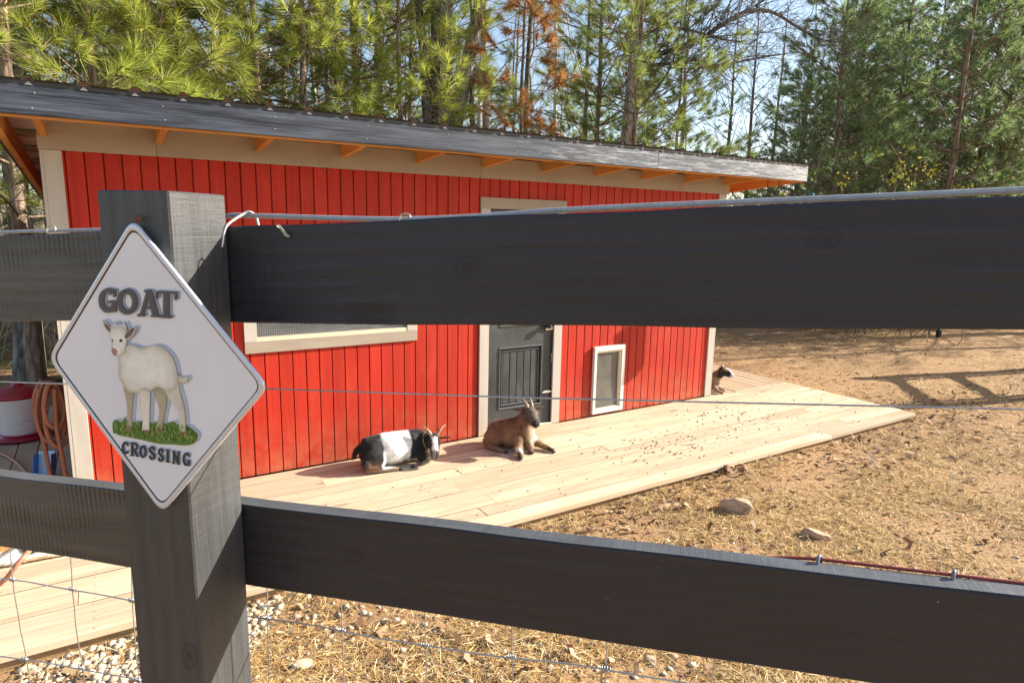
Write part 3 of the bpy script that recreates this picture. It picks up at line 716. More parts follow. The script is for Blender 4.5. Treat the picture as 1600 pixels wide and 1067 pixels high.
pts = [(0.026, 0.055, 1.893), (0.023, 0.053, 1.909), (0.016, 0.046, 1.9185), (0.008, 0.036, 1.914), (0.003, 0.0, 1.895), (0.001, -0.010, 1.878), (0.001, -0.014, 1.862), (-0.001, -0.016, 1.854), (-0.006, -0.018, 1.855), (-0.012, -0.018, 1.862)]
MB().tube(smooth_pts(pts, 5), 0.0026, 8).build('wire_hook', m['hook'], cabl, True)
# red cord with clips on the back of the lower rail
cord = thing('red_cord', 'thin red cord clipped along the top of the lower rail', 'cord', (PR[0], PR[1], 0), FY)
m['cord'] = plain('red_cord_plastic', (0.27, 0.045, 0.035), 0.45, 0.4, 0, 0.2)
m['clip'] = plain('grey_clip', (0.17, 0.19, 0.22), 0.55, 0.4)
def lz(x): return 1.3465 + 0.041 * x
pts = [(x, 0.0445 + 0.0015 * math.sin(x * 13), lz(x) + 0.0015 + 0.0035 * max(0, math.sin(x * 9 + 0.6)) - 0.016 * min(1, max(0, (1.03 - x) / .12))) for x in np.linspace(0.85, 2.4, 40)]
MB().tube(smooth_pts(pts, 3), 0.0028, 8).build('strand', m['cord'], cord, True)
for x in (1.052, 1.238):
    MB().tube(smooth_pts([(x - .004, 0.034, lz(x) - 0.001), (x - .003, 0.037, lz(x) + 0.006), (x, 0.043, lz(x) + 0.009), (x + .004, 0.049, lz(x) + 0.004), (x + .005, 0.050, lz(x) - 0.006)], 4), 0.0026, 6).build('clip', m['clip'], cord, True)

# ------------------------------------------------------------------ GOAT CROSSING sign on the post
SN = np.array([-math.sin(PYAW), math.cos(PYAW)]); SU = np.array([math.cos(PYAW), math.sin(PYAW)])
SP0 = PC - SN * 0.0135
sign = thing('goat_sign', 'white diamond sign reading GOAT CROSSING with a white kid goat, nailed to the post', 'sign', (SP0[0], SP0[1], 0), PYAW)
def spx(p):
    """a point of the printed face, as (along, up) on the sign's own plane"""
    d = ray(p); t = np.dot(SP0, SN) / np.dot(d[:2], SN); q = t * d
    return (float(np.dot(q[:2] - SP0, SU)), float(HC + q[2]))
def rounded(corners, r, n=7):
    out = []; k = len(corners)
    for i in range(k):
        p = np.array(corners[i]); a = np.array(corners[i - 1]) - p; b_ = np.array(corners[(i + 1) % k]) - p
        la, lb = np.linalg.norm(a), np.linalg.norm(b_); a /= la; b_ /= lb
        for t_ in np.linspace(0, 1, n):
            p0, p2 = p + a * r, p + b_ * r
            out.append(tuple((1 - t_) ** 2 * p0 + 2 * t_ * (1 - t_) * p + t_ ** 2 * p2))
    return out
cs = [spx(q) for q in ((207, 341), (76, 559), (254, 801), (419, 604))]
cen = np.mean(np.array(cs), axis=0)
def inset(cs, d):
    out = []
    for i in range(4):
        p, a, b_ = (np.array(cs[i]), np.array(cs[i - 1]), np.array(cs[(i + 1) % 4]))
        u1 = (a - p) / np.linalg.norm(a - p); u2 = (b_ - p) / np.linalg.norm(b_ - p)
        out.append(tuple(p + (u1 + u2) * d / abs(u1[0] * u2[1] - u1[1] * u2[0])))
    return out
m['sign'] = plain('white_sign_enamel', (0.76, 0.76, 0.79), 0.32, 0.5, 0, 0.04, bscale=5)
m['sign_rim'] = plain('silvery_sign_rim', (0.62, 0.64, 0.70), 0.22, 0.6, 0.25)
m['sign_line'] = plain('sign_black_line', (0.045, 0.045, 0.05), 0.3, 0.5)
loops = [(0.0, 0.021, 0.003), (0.0, 0.021, -0.0005), (0.0015, 0.0205, -0.0022), (0.0050, 0.0195, -0.0026), (0.0080, 0.0185, -0.0014), (0.0105, 0.018, -0.0002), (0.013, 0.0175, 0.0)]
def ring(d, r, y): return [(p[0], y, p[1]) for p in rounded(inset(cs, d), r)]
def loft(ls, cap0=False, cap1=False):
    a = MB(); v = []; n = None
    for l in ls:
        q = ring(*l); n = len(q); v += q
    f = [(i * n + j, i * n + (j + 1) % n, (i + 1) * n + (j + 1) % n, (i + 1) * n + j) for i in range(len(ls) - 1) for j in range(n)]
    if cap0: f.append(tuple(range(n)))
    if cap1: f.append(tuple(range((len(ls) - 1) * n, len(ls) * n)))
    return a.add(v, f)
loft(loops[:5], True).build('rim', m['sign_rim'], sign, True)
loft(loops[4:6]).build('border_line', m['sign_line'], sign, True)
loft(loops[5:], False, True).build('plate', m['sign'], sign)
MB().lathe([(0, 0.004), (0.004, 0.0035), (0.0065, 0.001), (0.007, 0)], 12).build('nail', plain('rusty_nail', (0.13, 0.055, 0.035), 0.7, 0.3), sign, True, loc=(spx((212, 341))[0], 0.004, spx((212, 341))[1]), rot=(R(90), 0, 0))
class Relief:
    """flat coloured print pieces, each its own thin layer"""
    def __init__(s): s.v = []; s.f = []; s.c = []
    def poly(s, pts, y, col, th=0.0006, bev=0.0, raw=False):
        q = pts if raw else [spx(p) for p in pts]
        b = len(s.v); n = len(q); c = np.mean(np.array(q), axis=0)
        s.v += [(p[0], y + th, p[1]) for p in q] + [(p[0], y, p[1]) for p in q]
        s.c += [col] * (2 * n)
        s.f += [tuple(b + n + i for i in range(n))] + [(b + i, b + (i + 1) % n, b + n + (i + 1) % n, b + n + i) for i in range(n)]
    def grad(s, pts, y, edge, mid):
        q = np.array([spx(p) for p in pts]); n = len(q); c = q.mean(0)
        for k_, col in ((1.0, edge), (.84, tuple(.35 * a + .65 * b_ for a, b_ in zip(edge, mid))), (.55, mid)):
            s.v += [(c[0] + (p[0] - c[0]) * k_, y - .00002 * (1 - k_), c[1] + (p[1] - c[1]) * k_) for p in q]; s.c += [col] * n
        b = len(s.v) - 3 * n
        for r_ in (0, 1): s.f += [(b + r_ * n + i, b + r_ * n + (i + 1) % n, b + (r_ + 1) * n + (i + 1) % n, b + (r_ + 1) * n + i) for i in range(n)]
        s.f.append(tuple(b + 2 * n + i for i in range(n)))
    def build(s, name, mat, par):
        me = bpy.data.meshes.new(name); me.from_pydata(s.v, [], s.f); me.update()
        a = me.color_attributes.new('Col', 'FLOAT_COLOR', 'POINT')
        cc = np.ones((len(s.v), 4), np.float32); cc[:, :3] = np.array(s.c); a.data.foreach_set('color', cc.ravel())
        bm = bmesh.new(); bm.from_mesh(me); bmesh.ops.recalc_face_normals(bm, faces=bm.faces); bmesh.ops.triangulate(bm, faces=[f_ for f_ in bm.faces if len(f_.verts) > 4]); bm.to_mesh(me); bm.free()
        me.materials.append(mat); o = bpy.data.objects.new(name, me); return put(o, par)
def z8(*pts): return [(140 + x / 3.95, 430 + y / 3.95) for x, y in pts]
def cr(pts, n=4):
    """closed smooth outline"""
    p = [np.array(q, float) for q in pts]; k = len(p); out = []
    for i in range(k):
        a, b_, c, d = p[i - 1], p[i], p[(i + 1) % k], p[(i + 2) % k]
        for t_ in np.linspace(0, 1, n, endpoint=False):
            out.append(tuple(0.5 * ((2 * b_) + (-a + c) * t_ + (2 * a - 5 * b_ + 4 * c - d) * t_ ** 2 + (-a + 3 * b_ - 3 * c + d) * t_ ** 3)))
    return out
g_ear1 = cr(z8((90, 280), (112, 287), (140, 322), (146, 350), (130, 350), (104, 322)))
g_head = cr(z8((134, 338), (165, 316), (212, 318), (240, 352), (238, 412), (224, 470), (200, 494), (174, 497), (152, 480), (145, 455), (148, 420), (136, 380)))
g_tuft = cr(z8((140, 330), (148, 294), (158, 312), (168, 284), (182, 308), (200, 292), (212, 312), (226, 290), (240, 325), (232, 348), (180, 335)), 3)
g_ear2 = cr(z8((226, 382), (242, 342), (270, 320), (290, 316), (296, 336), (280, 368), (248, 396)))
g_body = cr(z8((180, 492), (214, 470), (238, 432), (268, 428), (322, 446), (362, 442), (408, 430), (452, 440), (500, 478), (532, 534), (546, 600), (550, 650), (532, 700), (488, 712), (430, 688), (376, 716), (320, 726), (270, 722), (232, 700), (204, 655), (186, 610), (190, 550)))
g_fl = cr(z8((218, 680), (275, 705), (272, 790), (266, 880), (270, 940), (252, 958), (232, 950), (240, 880), (236, 790)))
g_fr = cr(z8((318, 700), (378, 705), (380, 820), (378, 930), (376, 970), (352, 978), (332, 966), (336, 900), (334, 850), (316, 800), (322, 770)))
g_bl = cr(z8((398, 700), (462, 690), (482, 770), (472, 850), (458, 920), (458, 960), (432, 968), (412, 955), (424, 905), (436, 840), (424, 770)))
g_br = cr(z8((464, 680), (548, 630), (560, 700), (586, 790), (598, 880), (604, 970), (588, 992), (564, 984), (566, 920), (554, 840), (520, 790), (482, 740)))
g_tail = cr(z8((530, 596), (556, 626), (590, 632), (610, 620), (614, 648), (594, 666), (560, 660), (534, 640)))
g_grass = cr(z8((148, 905), (170, 890), (205, 905), (222, 872), (236, 900), (290, 905), (330, 900), (390, 912), (432, 898), (470, 915), (520, 900), (560, 925), (610, 930), (640, 950), (672, 985), (655, 1030), (600, 1048), (520, 1042), (430, 1038), (350, 1020), (260, 1000), (190, 985), (150, 960)), 3)
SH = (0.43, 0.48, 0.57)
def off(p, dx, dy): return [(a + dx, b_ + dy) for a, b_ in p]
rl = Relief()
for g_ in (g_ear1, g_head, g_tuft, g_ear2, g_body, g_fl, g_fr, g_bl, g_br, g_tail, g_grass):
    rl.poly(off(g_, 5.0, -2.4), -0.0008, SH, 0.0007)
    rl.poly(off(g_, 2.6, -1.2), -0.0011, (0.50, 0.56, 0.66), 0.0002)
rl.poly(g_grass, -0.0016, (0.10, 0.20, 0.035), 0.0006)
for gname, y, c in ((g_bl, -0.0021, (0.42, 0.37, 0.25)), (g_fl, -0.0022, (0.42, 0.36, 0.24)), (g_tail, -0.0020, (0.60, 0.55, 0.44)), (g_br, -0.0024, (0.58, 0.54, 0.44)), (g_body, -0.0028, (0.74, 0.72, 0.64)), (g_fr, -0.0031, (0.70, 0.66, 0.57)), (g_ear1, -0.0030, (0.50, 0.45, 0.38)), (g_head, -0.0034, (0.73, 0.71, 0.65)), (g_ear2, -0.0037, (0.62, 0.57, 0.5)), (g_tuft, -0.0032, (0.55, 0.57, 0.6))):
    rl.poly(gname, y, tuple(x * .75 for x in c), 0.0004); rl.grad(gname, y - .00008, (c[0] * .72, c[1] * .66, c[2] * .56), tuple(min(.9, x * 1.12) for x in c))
rl.poly(cr(z8((100, 298), (118, 304), (138, 334), (134, 346), (116, 328))), -0.0035, (0.12, 0.095, 0.08), 0.0002)
rl.poly(cr(z8((230, 374), (252, 340), (282, 322), (286, 338), (268, 368), (240, 388))), -0.0041, (0.15, 0.11, 0.085), 0.0002)
rl.poly(cr(z8((196, 396), (206, 392), (214, 402), (206, 410), (196, 408))), -0.0038, (0.02, 0.018, 0.016), 0.0002)
rl.poly(cr(z8((148, 398), (154, 394), (156, 404), (150, 408))), -0.0038, (0.03, 0.025, 0.02), 0.0002)
rl.poly(cr(z8((146, 456), (164, 448), (182, 468), (172, 492), (156, 488))), -0.0038, (0.36, 0.22, 0.18), 0.0002)
for hx, hy, wd_ in ((250, 945, 18), (354, 966, 22), (434, 956, 22), (584, 978, 20)):
    rl.poly(cr(z8((hx - wd_, hy - 12), (hx + wd_, hy - 14), (hx + wd_ - 3, hy + 12), (hx - wd_ + 3, hy + 12))), -0.0036, (0.30, 0.17, 0.09), 0.0002)
rr = random.Random(5)
for pl in ((360, 690, 440, 712), (250, 640, 300, 720)):                      # soft tan patches of the printed coat
    pass
for k in range(150):
    x = rr.uniform(160, 655); top = 905 + (x - 160) * 0.07; y = rr.uniform(top, top + 95); l = rr.uniform(14, 34); a_ = rr.uniform(-0.9, 0.9)
    if y > 985 + (x - 160) * 0.12: continue
    c = rr.choice(((0.07, 0.20, 0.03), (0.20, 0.34, 0.05), (0.05, 0.13, 0.025), (0.30, 0.36, 0.10), (0.12, 0.27, 0.05)))
    rl.poly(z8((x - 5, y), (x + 5, y + 3), (x + l * math.sin(a_), y - l * math.cos(a_))), -0.0026 - 0.000004 * k if y < 950 else -0.0039 - 0.000004 * k, c, 0.0001)
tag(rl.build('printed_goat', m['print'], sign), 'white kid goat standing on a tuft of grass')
# lettering: slab serif strokes
def letter(ch, x0, y0, x1, y1, sk, w_):
    """strokes of one letter in pixels: (points, width). sk shifts the baseline at the right side"""
    W_, H_ = x1 - x0, y1 - y0
    def P(u, v): return (x0 + u * W_, y0 + (1 - v) * H_ + sk * u)
    st = []
    arc = lambda cx, cy, rx, ry, a0, a1, n=18: [P(cx + rx * math.cos(R(a)), cy + ry * math.sin(R(a))) for a in np.linspace(a0, a1, n)]
    e = 0.5 * w_ / W_; eh = 0.5 * w_ / H_; s_ = 0.45 * w_
    if ch == 'O': st = [(arc(.5, .5, .5 - e, .5 - eh, 0, 360, 30), w_)]
    if ch in 'CG':
        st = [(arc(.5, .5, .5 - e, .5 - eh, 48, 318, 22), w_), ([P(.86, .97), P(.86, .66)], s_)]
        if ch == 'G': st += [([P(.84, .44), P(.84, .04)], w_), ([P(.52, .44), P(1.0, .44)], s_)]
        else: st += [([P(.88, .34), P(.82, .10)], s_)]
    if ch == 'A': st = [([P(.16, .03), P(.50, .97)], w_ * .7), ([P(.84, .03), P(.50, .97)], w_ * 1.15), ([P(.27, .32), P(.73, .32)], s_), ([P(-.02, .035), P(.34, .035)], s_), ([P(.62, .035), P(1.04, .035)], s_), ([P(.3, .965), P(.56, .965)], s_)]
    if ch == 'T': st = [([P(.5, .02), P(.5, .98)], w_ * 1.15), ([P(0, .955), P(1, .955)], s_), ([P(.04, .98), P(.04, .70)], s_), ([P(.96, .98), P(.96, .70)], s_), ([P(.24, .035), P(.76, .035)], s_)]
    if ch == 'I': st = [([P(.5, .02), P(.5, .98)], w_ * 1.1), ([P(.05, .96), P(.95, .96)], s_), ([P(.05, .04), P(.95, .04)], s_)]
    if ch == 'R': st = [([P(.24, .02), P(.24, .98)], w_), ([P(.24, .95)] + arc(.48, .725, .34, .225, 85, -90, 12) + [P(.24, .5)], w_ * .8), ([P(.48, .5), P(.84, .05)], w_), ([P(0, .96), P(.45, .96)], s_), ([P(0, .04), P(.48, .04)], s_), ([P(.70, .04), P(1.02, .04)], s_)]
    if ch == 'S': st = [(arc(.5, .735, .36, .225, 20, 230, 14) + arc(.5, .265, .38, .225, 60, -160, 14), w_ * .95), ([P(.86, .95), P(.86, .70)], s_), ([P(.12, .30), P(.12, .05)], s_)]
    if ch == 'N': st = [([P(.18, .02), P(.18, .96)], w_ * .7), ([P(.82, .0), P(.82, .98)], w_ * .7), ([P(.16, .96), P(.84, .04)], w_ * 1.1), ([P(0, .96), P(.34, .96)], s_), ([P(0, .04), P(.36, .04)], s_), ([P(.64, .96), P(1, .96)], s_)]
    return st
def stroke_poly(pts, w_):
    p = [np.array(q, float) for q in pts]; l, r_ = [], []
    for i in range(len(p)):
        d = p[min(i + 1, len(p) - 1)] - p[max(i - 1, 0)]; d /= max(np.linalg.norm(d), 1e-6); nn_ = np.array([-d[1], d[0]]) * w_ / 2
        l.append(p[i] + nn_); r_.append(p[i] - nn_)
    return l, r_
def word(items, name, w_, y, cols, th, par):
    rl = Relief(); k = 0
    for (dx, dy, yy, c, ww) in cols:
        for it in items:
            for pts, wd_ in letter(*it, w_):
                l, r_ = stroke_poly([(a + dx, b_ + dy) for a, b_ in pts], wd_ * ww)
                for i in range(len(l) - 1):
                    rl.poly([tuple(l[i]), tuple(l[i + 1]), tuple(r_[i + 1]), tuple(r_[i])], yy - k * 0.0000012, c, th); k += 1
    return tag(rl.build(name, m['print'], par), None)
goat_l = [('G', 157, 449, 185, 487, 1.5), ('O', 185, 450, 217, 490, 1.5), ('A', 218, 452, 251, 493, 1.5), ('T', 246, 454, 278, 495, 1.5)]
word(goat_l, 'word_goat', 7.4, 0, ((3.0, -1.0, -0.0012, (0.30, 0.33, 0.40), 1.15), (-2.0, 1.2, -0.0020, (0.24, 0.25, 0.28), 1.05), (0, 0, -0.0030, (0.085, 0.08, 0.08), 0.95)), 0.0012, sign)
zz7 = lambda *q: (140 + q[0] / 8, 640 + q[1] / 8, 140 + q[2] / 8, 640 + q[3] / 8)
cross_l = [(c, *zz7(*q), 2.0) for c, q in (('C', (412, 388, 500, 545)), ('R', (515, 402, 625, 570)), ('O', (632, 432, 722, 590)), ('S', (752, 448, 830, 610)), ('S', (865, 474, 935, 634)), ('I', (955, 486, 1015, 645)), ('N', (1042, 504, 1138, 670)), ('G', (1172, 524, 1266, 690)))]
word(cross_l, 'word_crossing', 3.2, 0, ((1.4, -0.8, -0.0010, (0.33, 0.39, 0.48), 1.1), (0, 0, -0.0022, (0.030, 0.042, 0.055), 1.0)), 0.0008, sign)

# ------------------------------------------------------------------ fence and gate out to the right, whose shadows lie on the yard
SG = R(74.5)
sfence = thing('side_fence', 'black board fence and gate closing the yard on the right', 'fence', (8.62, 9.10, 0), SG)
for x, w_, h in ((-0.78, 0.14, 1.95), (-0.60, 0.06, 1.8), (0.62, 0.06, 1.8), (0.80, 0.14, 1.95)):
    MB().cbox(x - w_ / 2, x + w_ / 2, -w_ / 2, w_ / 2, -0.2, h, 0.004).build('fence_post' if w_ > .1 else 'gate_stile', m['rail'], sfence)
for z in (1.60, 1.08):
    MB().cbox(-0.69, 0.72, -0.07, -0.032, z + 0.02, z + 0.14, 0.003).build('rail', m['rail'], sfence)

# ------------------------------------------------------------------ goats
def ico(sub=2):
    bm = bmesh.new(); bmesh.ops.create_icosphere(bm, subdivisions=sub, radius=1.0)
    v = np.array([q.co[:] for q in bm.verts]); f = np.array([[q.index for q in g.verts] for g in bm.faces]); bm.free(); return v, f
ICO2 = ico(2); ICO1 = ico(1)
class Flesh:
    def __init__(s): s.V = []; s.F = []; s.n = 0
    def ell(s, c, r, rot=None):
        v = ICO2[0] * np.array(r if hasattr(r, '__len__') else (r, r, r))
        if rot is not None: v = v @ np.array(Euler(rot).to_matrix()).T
        s.V.append(v + np.array(c)); s.F.append(ICO2[1] + s.n); s.n += len(v); return s
    def cap(s, *pts):
        """pts: (x,y,z,r) joints of a tapering limb"""
        for a, b_ in zip(pts, pts[1:]):
            a, b_ = np.array(a, float), np.array(b_, float)
            L = np.linalg.norm(a[:3] - b_[:3]); n = max(2, int(L / (min(a[3], b_[3]) * 0.45)) + 1)
            for t_ in np.linspace(0, 1, n):
                q = a * (1 - t_) + b_ * t_; s.ell(q[:3], q[3])
        return s
    def mesh(s, voxel=0.009, smooth=7):
        me = np_mesh('flesh', np.concatenate(s.V), np.concatenate(s.F))
        o = bpy.data.objects.new('flesh', me); COL.objects.link(o)
        rm = o.modifiers.new('r', 'REMESH'); rm.mode = 'VOXEL'; rm.voxel_size = voxel
        sm = o.modifiers.new('s', 'SMOOTH'); sm.factor = 0.5; sm.iterations = smooth
        dg = bpy.context.evaluated_depsgraph_get()
        out = bpy.data.meshes.new_from_object(o.evaluated_get(dg))
        bpy.data.objects.remove(o); bpy.data.meshes.remove(me); return out
def ss(a, b_, x): t_ = np.clip((x - a) / (b_ - a), 0, 1); return t_ * t_ * (3 - 2 * t_)
def lerp(a, b_, t_): return a * (1 - t_[:, None]) + np.array(b_) * t_[:, None]
def pnoise(v, s, seed=0):
    return (np.sin(v[:, 0] * s + 1.3 * np.sin(v[:, 1] * s * .8 + seed)) + np.sin(v[:, 1] * s * 1.2 + 1.5 * np.sin(v[:, 2] * s + seed * 2)) + np.sin(v[:, 2] * s * .9 + 1.1 * np.sin(v[:, 0] * s * 1.3 + seed))) / 3
def finish_goat(root, flesh, colf, hairdir, nhair=5000, hl=(0.014, 0.03), voxel=0.009, seed=1, skip=None):
    me = flesh.mesh(voxel); n = len(me.vertices)
    co = np.empty(n * 3, np.float32); me.vertices.foreach_get('co', co); co = co.reshape(-1, 3)
    co[:, 2] = np.where(co[:, 2] < 0.006, 0.002 + 0.2 * np.maximum(co[:, 2], 0), co[:, 2])
    me.vertices.foreach_set('co', co.ravel()); me.update()
    c = colf(co)
    a = me.color_attributes.new('Col', 'FLOAT_COLOR', 'POINT'); cc = np.ones((n, 4), np.float32); cc[:, :3] = c; a.data.foreach_set('color', cc.ravel())
    me.polygons.foreach_set('use_smooth', [True] * len(me.polygons)); me.materials.clear(); me.materials.append(m['fur'])
    body = obj('body', me, None, root)
    no = np.empty(n * 3, np.float32); me.vertices.foreach_get('normal', no); no = no.reshape(-1, 3)
    g = np.random.default_rng(seed); ok = np.where(co[:, 2] > 0.015)[0]
    if skip is not None: ok = ok[~skip(co[ok])]
    idx = g.choice(ok, nhair); p = co[idx] + g.normal(0, 0.003, (nhair, 3)); nn_ = no[idx]
    hd = np.array(hairdir, float) if not callable(hairdir) else hairdir(p)
    d = hd + g.normal(0, 0.35, (nhair, 3)); d -= nn_ * (d * nn_).sum(1)[:, None]
    d /= np.linalg.norm(d, axis=1)[:, None] + 1e-6; d += nn_ * 0.28
    L = g.uniform(hl[0], hl[1], nhair)[:, None]; sd_ = np.cross(d, nn_); sd_ /= np.linalg.norm(sd_, axis=1)[:, None] + 1e-6
    w_ = 0.0013
    V = np.stack([p - sd_ * w_, p + sd_ * w_, p + d * L], 1).reshape(-1, 3); F = np.arange(nhair * 3).reshape(-1, 3)
    hc = np.repeat(c[idx] * g.uniform(0.75, 1.2, (nhair, 1)), 3, 0)
    h = obj('coat', np_mesh('coat', V, F, False, hc), m['hair'], root); tag(h, kind='stuff')
    return body
m['horn'] = plain('horn', (0.30, 0.22, 0.14), 0.45, 0.4, 0, 0.35, 0.4, 60)
m['eye'] = plain('goat_eye', (0.015, 0.012, 0.01), 0.12, 0.6)
m['hoof'] = plain('hoof', (0.035, 0.028, 0.022), 0.5, 0.4)
def frame(d, up=(0, 0, 1)):
    d = Vector(d).normalized(); s_ = d.cross(Vector(up)).normalized(); u = s_.cross(d).normalized(); return d, s_, u   # forward, right, up
def head(fl, root, poll, d, sc_, earmat, horn=0.09, ear_up=0.1, ears=True, hornc=1.0, earc=(0.02, 0.017, 0.015), spread=1.0, hv=.75, hb=.85):
    """head with muzzle, jaw, brows, ears, horns and eyes; d is where it looks"""
    d, r_, u = frame(d); q = lambda f, s, z: tuple(Vector(poll) + d * f * sc_ + r_ * s * sc_ + u * z * sc_)
    fl.cap((*q(0, 0, 0), .056 * sc_), (*q(.06, 0, .004), .052 * sc_), (*q(.115, 0, -.012), .043 * sc_), (*q(.160, 0, -.022), .036 * sc_))
    fl.cap((*q(.01, 0, -.045), .038 * sc_), (*q(.09, 0, -.052), .028 * sc_), (*q(.155, 0, -.044), .027 * sc_))
    for s in (-1, 1):
        fl.ell(q(.052, .042 * s, .022), .019 * sc_); fl.ell(q(.185, .013 * s, -.014), .0125 * sc_)
    fl.ell(q(.18, 0, -.036), .018 * sc_)
    for s in (-1, 1):
        MB_ = MB(); ev, ef = ICO1; c = Vector(q(.060, .050 * s, .014))
        MB_.add([tuple(c + Vector(v) * 0.0125 * sc_) for v in ev], [tuple(x) for x in ef]); MB_.build('eye', m['eye'], root, True)
        if ears:
            a = MB(); vv = []; N = 9
            ax = (r_ * s + u * ear_up - d * 0.15).normalized(); wd = (d * 0.35 + u * 0.9); wd = (wd - ax * wd.dot(ax)).normalized(); nrm = ax.cross(wd)
            base = Vector(q(-.005, .046 * s, .012))
            for side in (0, 1):
                for i in range(N):
                    t_ = i / (N - 1); half = 0.026 * sc_ * math.sin(math.pi * (0.16 + 0.84 * t_)) ** 0.8 if t_ < 1 else 0.001
                    cp_ = base + ax * 0.115 * sc_ * t_ - u * 0.02 * sc_ * t_ * t_
                    for e in (-1, 0, 1):
                        vv.append(tuple(cp_ + wd * half * e + nrm * ((0.006 * abs(e) * sc_) + (0.0035 * sc_ if side else 0))))
            f = []
            for side in (0, 1):
                for i in range(N - 1):
                    for j in (0, 1): b_ = side * N * 3 + i * 3 + j; f.append((b_, b_ + 1, b_ + 4, b_ + 3) if side else (b_, b_ + 3, b_ + 4, b_ + 1))
            for i in range(N - 1):
                for j in (0, 2): b_ = i * 3 + j; f.append((b_, b_ + 3, b_ + 3 + N * 3, b_ + N * 3))
            a.add(vv, f); a.build('ear', plain('goat_ear', earc, 0.8, 0.2, 0, 0.3), root, True)
        if horn:
            pts = []; rs = []
            for t_ in np.linspace(0, 1, 12):
                ang = t_ * 1.75 * hornc
                pts.append(Vector(q(-.005, .022 * s, .04)) + u * horn * math.sin(ang) * hv - d * horn * (1 - math.cos(ang)) * hb + r_ * s * horn * spread * (0.15 * t_ + 0.35 * t_ * t_))
                rs.append(sc_ * (0.0165 * (1 - t_) ** .8 + 0.003))
            MB().tube(pts, rs, 8).build('horn', m['horn'], root, True)
    return q
def hooves(root, pts):
    for p, d in pts:
        a = MB(); d = Vector(d).normalized()
        for s in (-1, 1):
            sd_ = d.cross(Vector((0, 0, 1))).normalized() * 0.0075 * s
            a.tube([Vector(p) + sd_, Vector(p) + sd_ + d * 0.022, Vector(p) + sd_ + d * 0.036], [0.0125, 0.0115, 0.005], 7)
        a.build('hoof', m['hoof'], root, True)

# --- black, white and brown goat lying along the wall
GW = B(-0.90, 0.25, 0.0)
g1 = thing('goat', 'black goat with a broad white belt lying along the red wall', 'goat', GW, FYAW - R(3), 'goats resting on the deck'); g1.scale = (.8,) * 3
fl = Flesh()
fl.ell((-.24, 0, .165), (.145, .145, .155)).ell((-.06, -.005, .165), (.22, .175, .165)).ell((.13, -.005, .17), (.17, .15, .16)).ell((.24, -.01, .19), (.11, .115, .13))
fl.cap((-.30, 0, .26, .06), (-.12, 0, .275, .065), (.08, 0, .27, .065), (.22, -.01, .275, .06))
fl.cap((.22, -.02, .19, .115), (.28, -.055, .215, .098), (.325, -.11, .235, .076))
fl.ell((-.255, -.125, .125), (.125, .055, .115)).cap((-.35, -.135, .10, .05), (-.34, -.16, .05, .036), (-.2, -.185, .032, .026), (-.12, -.19, .028, .022), (-.06, -.195, .02, .02))
fl.cap((.19, -.115, .12, .055), (.25, -.145, .05, .038), (.27, -.15, .035, .03), (.18, -.18, .026, .021), (.12, -.185, .02, .019))
fl.cap((.29, -.04, .09, .05), (.36, -.07, .04, .033), (.28, -.10, .025, .022))
fl.cap((-.36, 0, .22, .04), (-.41, .0, .19, .03), (-.435, -.01, .13, .02))
HP = (.34, -.15, .25); hd_ = (-.26, -.90, -.66)
q = head(fl, g1, HP, hd_, 1.12, None, 0.082, 0.02, earc=(0.035, 0.022, 0.016), spread=2.3, hv=.8)
hooves(g1, [((-.05, -.198, .014), (1, -.1, -.1)), ((.115, -.187, .014), (-1, -.05, -.1))])
def col_w(v):
    x = v[:, 0] + 0.022 * pnoise(v, 24, 1) + 0.10 * (v[:, 2] - 0.17) * np.where(v[:, 0] < 0, -1, 0.3); y, z = v[:, 1], v[:, 2]
    c = np.tile(np.array([0.018, 0.017, 0.018]), (len(v), 1))
    brown = np.array([0.13, 0.055, 0.025])
    c = lerp(c, brown, ss(.13, .07, z + 0.02 * pnoise(v, 30)) * ss(-.17, -.25, x))
    c = lerp(c, (0.02, 0.017, 0.016), ss(-.31, -.345, x) * ss(.10, .16, z) * 0.7)
    white = np.array([0.74, 0.72, 0.68])
    belt = ss(-.19, -.165, x) * ss(.125, .105, x)
    belly = ss(.085, .05, z + .015 * pnoise(v, 35, 2)) * ss(-.17, -.1, x) * ss(.20, .12, x)
    c = lerp(c, white, np.maximum(belt, belly * 0.9))
    legs = ss(.05, .035, z) * (y < -.13)
    c = lerp(c, (0.25, 0.17, 0.12), legs * ss(-.03, -.06, v[:, 0]))
    c = lerp(c, (0.10, 0.055, 0.03), legs * ss(.05, .08, v[:, 0]) * 0.8)
    nk = ss(.27, .31, v[:, 0]); c = lerp(c, (0.05, 0.035, 0.025), nk * 0.9)
    c = lerp(c, (0.13, 0.08, 0.05), nk * ss(.24, .18, z) * 0.6)
    # face
    D, S, U = frame(hd_); rel = v - np.array(HP); fd, sd_, ud = rel @ np.array(D), rel @ np.array(S), rel @ np.array(U)
    hm = (fd > -.06) & (fd < .24) & (np.abs(sd_) < .075) & (np.abs(ud) < .085)
    hm = hm & (v[:, 1] < -.115)
    c[hm] = np.array([0.022, 0.018, 0.016])
    bl = ss(.034, .022, np.abs(sd_ + .004) + 0.004 * pnoise(v, 60)) * ss(-.02, .01, fd) * ss(.165, .14, fd) * ss(-.045, -.02, ud) * hm
    c = lerp(c, (0.72, 0.68, 0.63), bl)
    c = lerp(c, (0.40, 0.30, 0.26), ss(.13, .155, fd) * hm * ss(.022, .01, np.abs(sd_ - .012)) * 0.7)
    c = lerp(c, (0.6, 0.56, 0.5), hm * ss(-.015, -.035, ud) * ss(.06, .09, fd) * ss(.16, .13, fd) * 0.7)
    return c
def hair_w(p): return np.stack([-np.ones(len(p)), np.zeros(len(p)), -0.55 * np.ones(len(p))], 1)
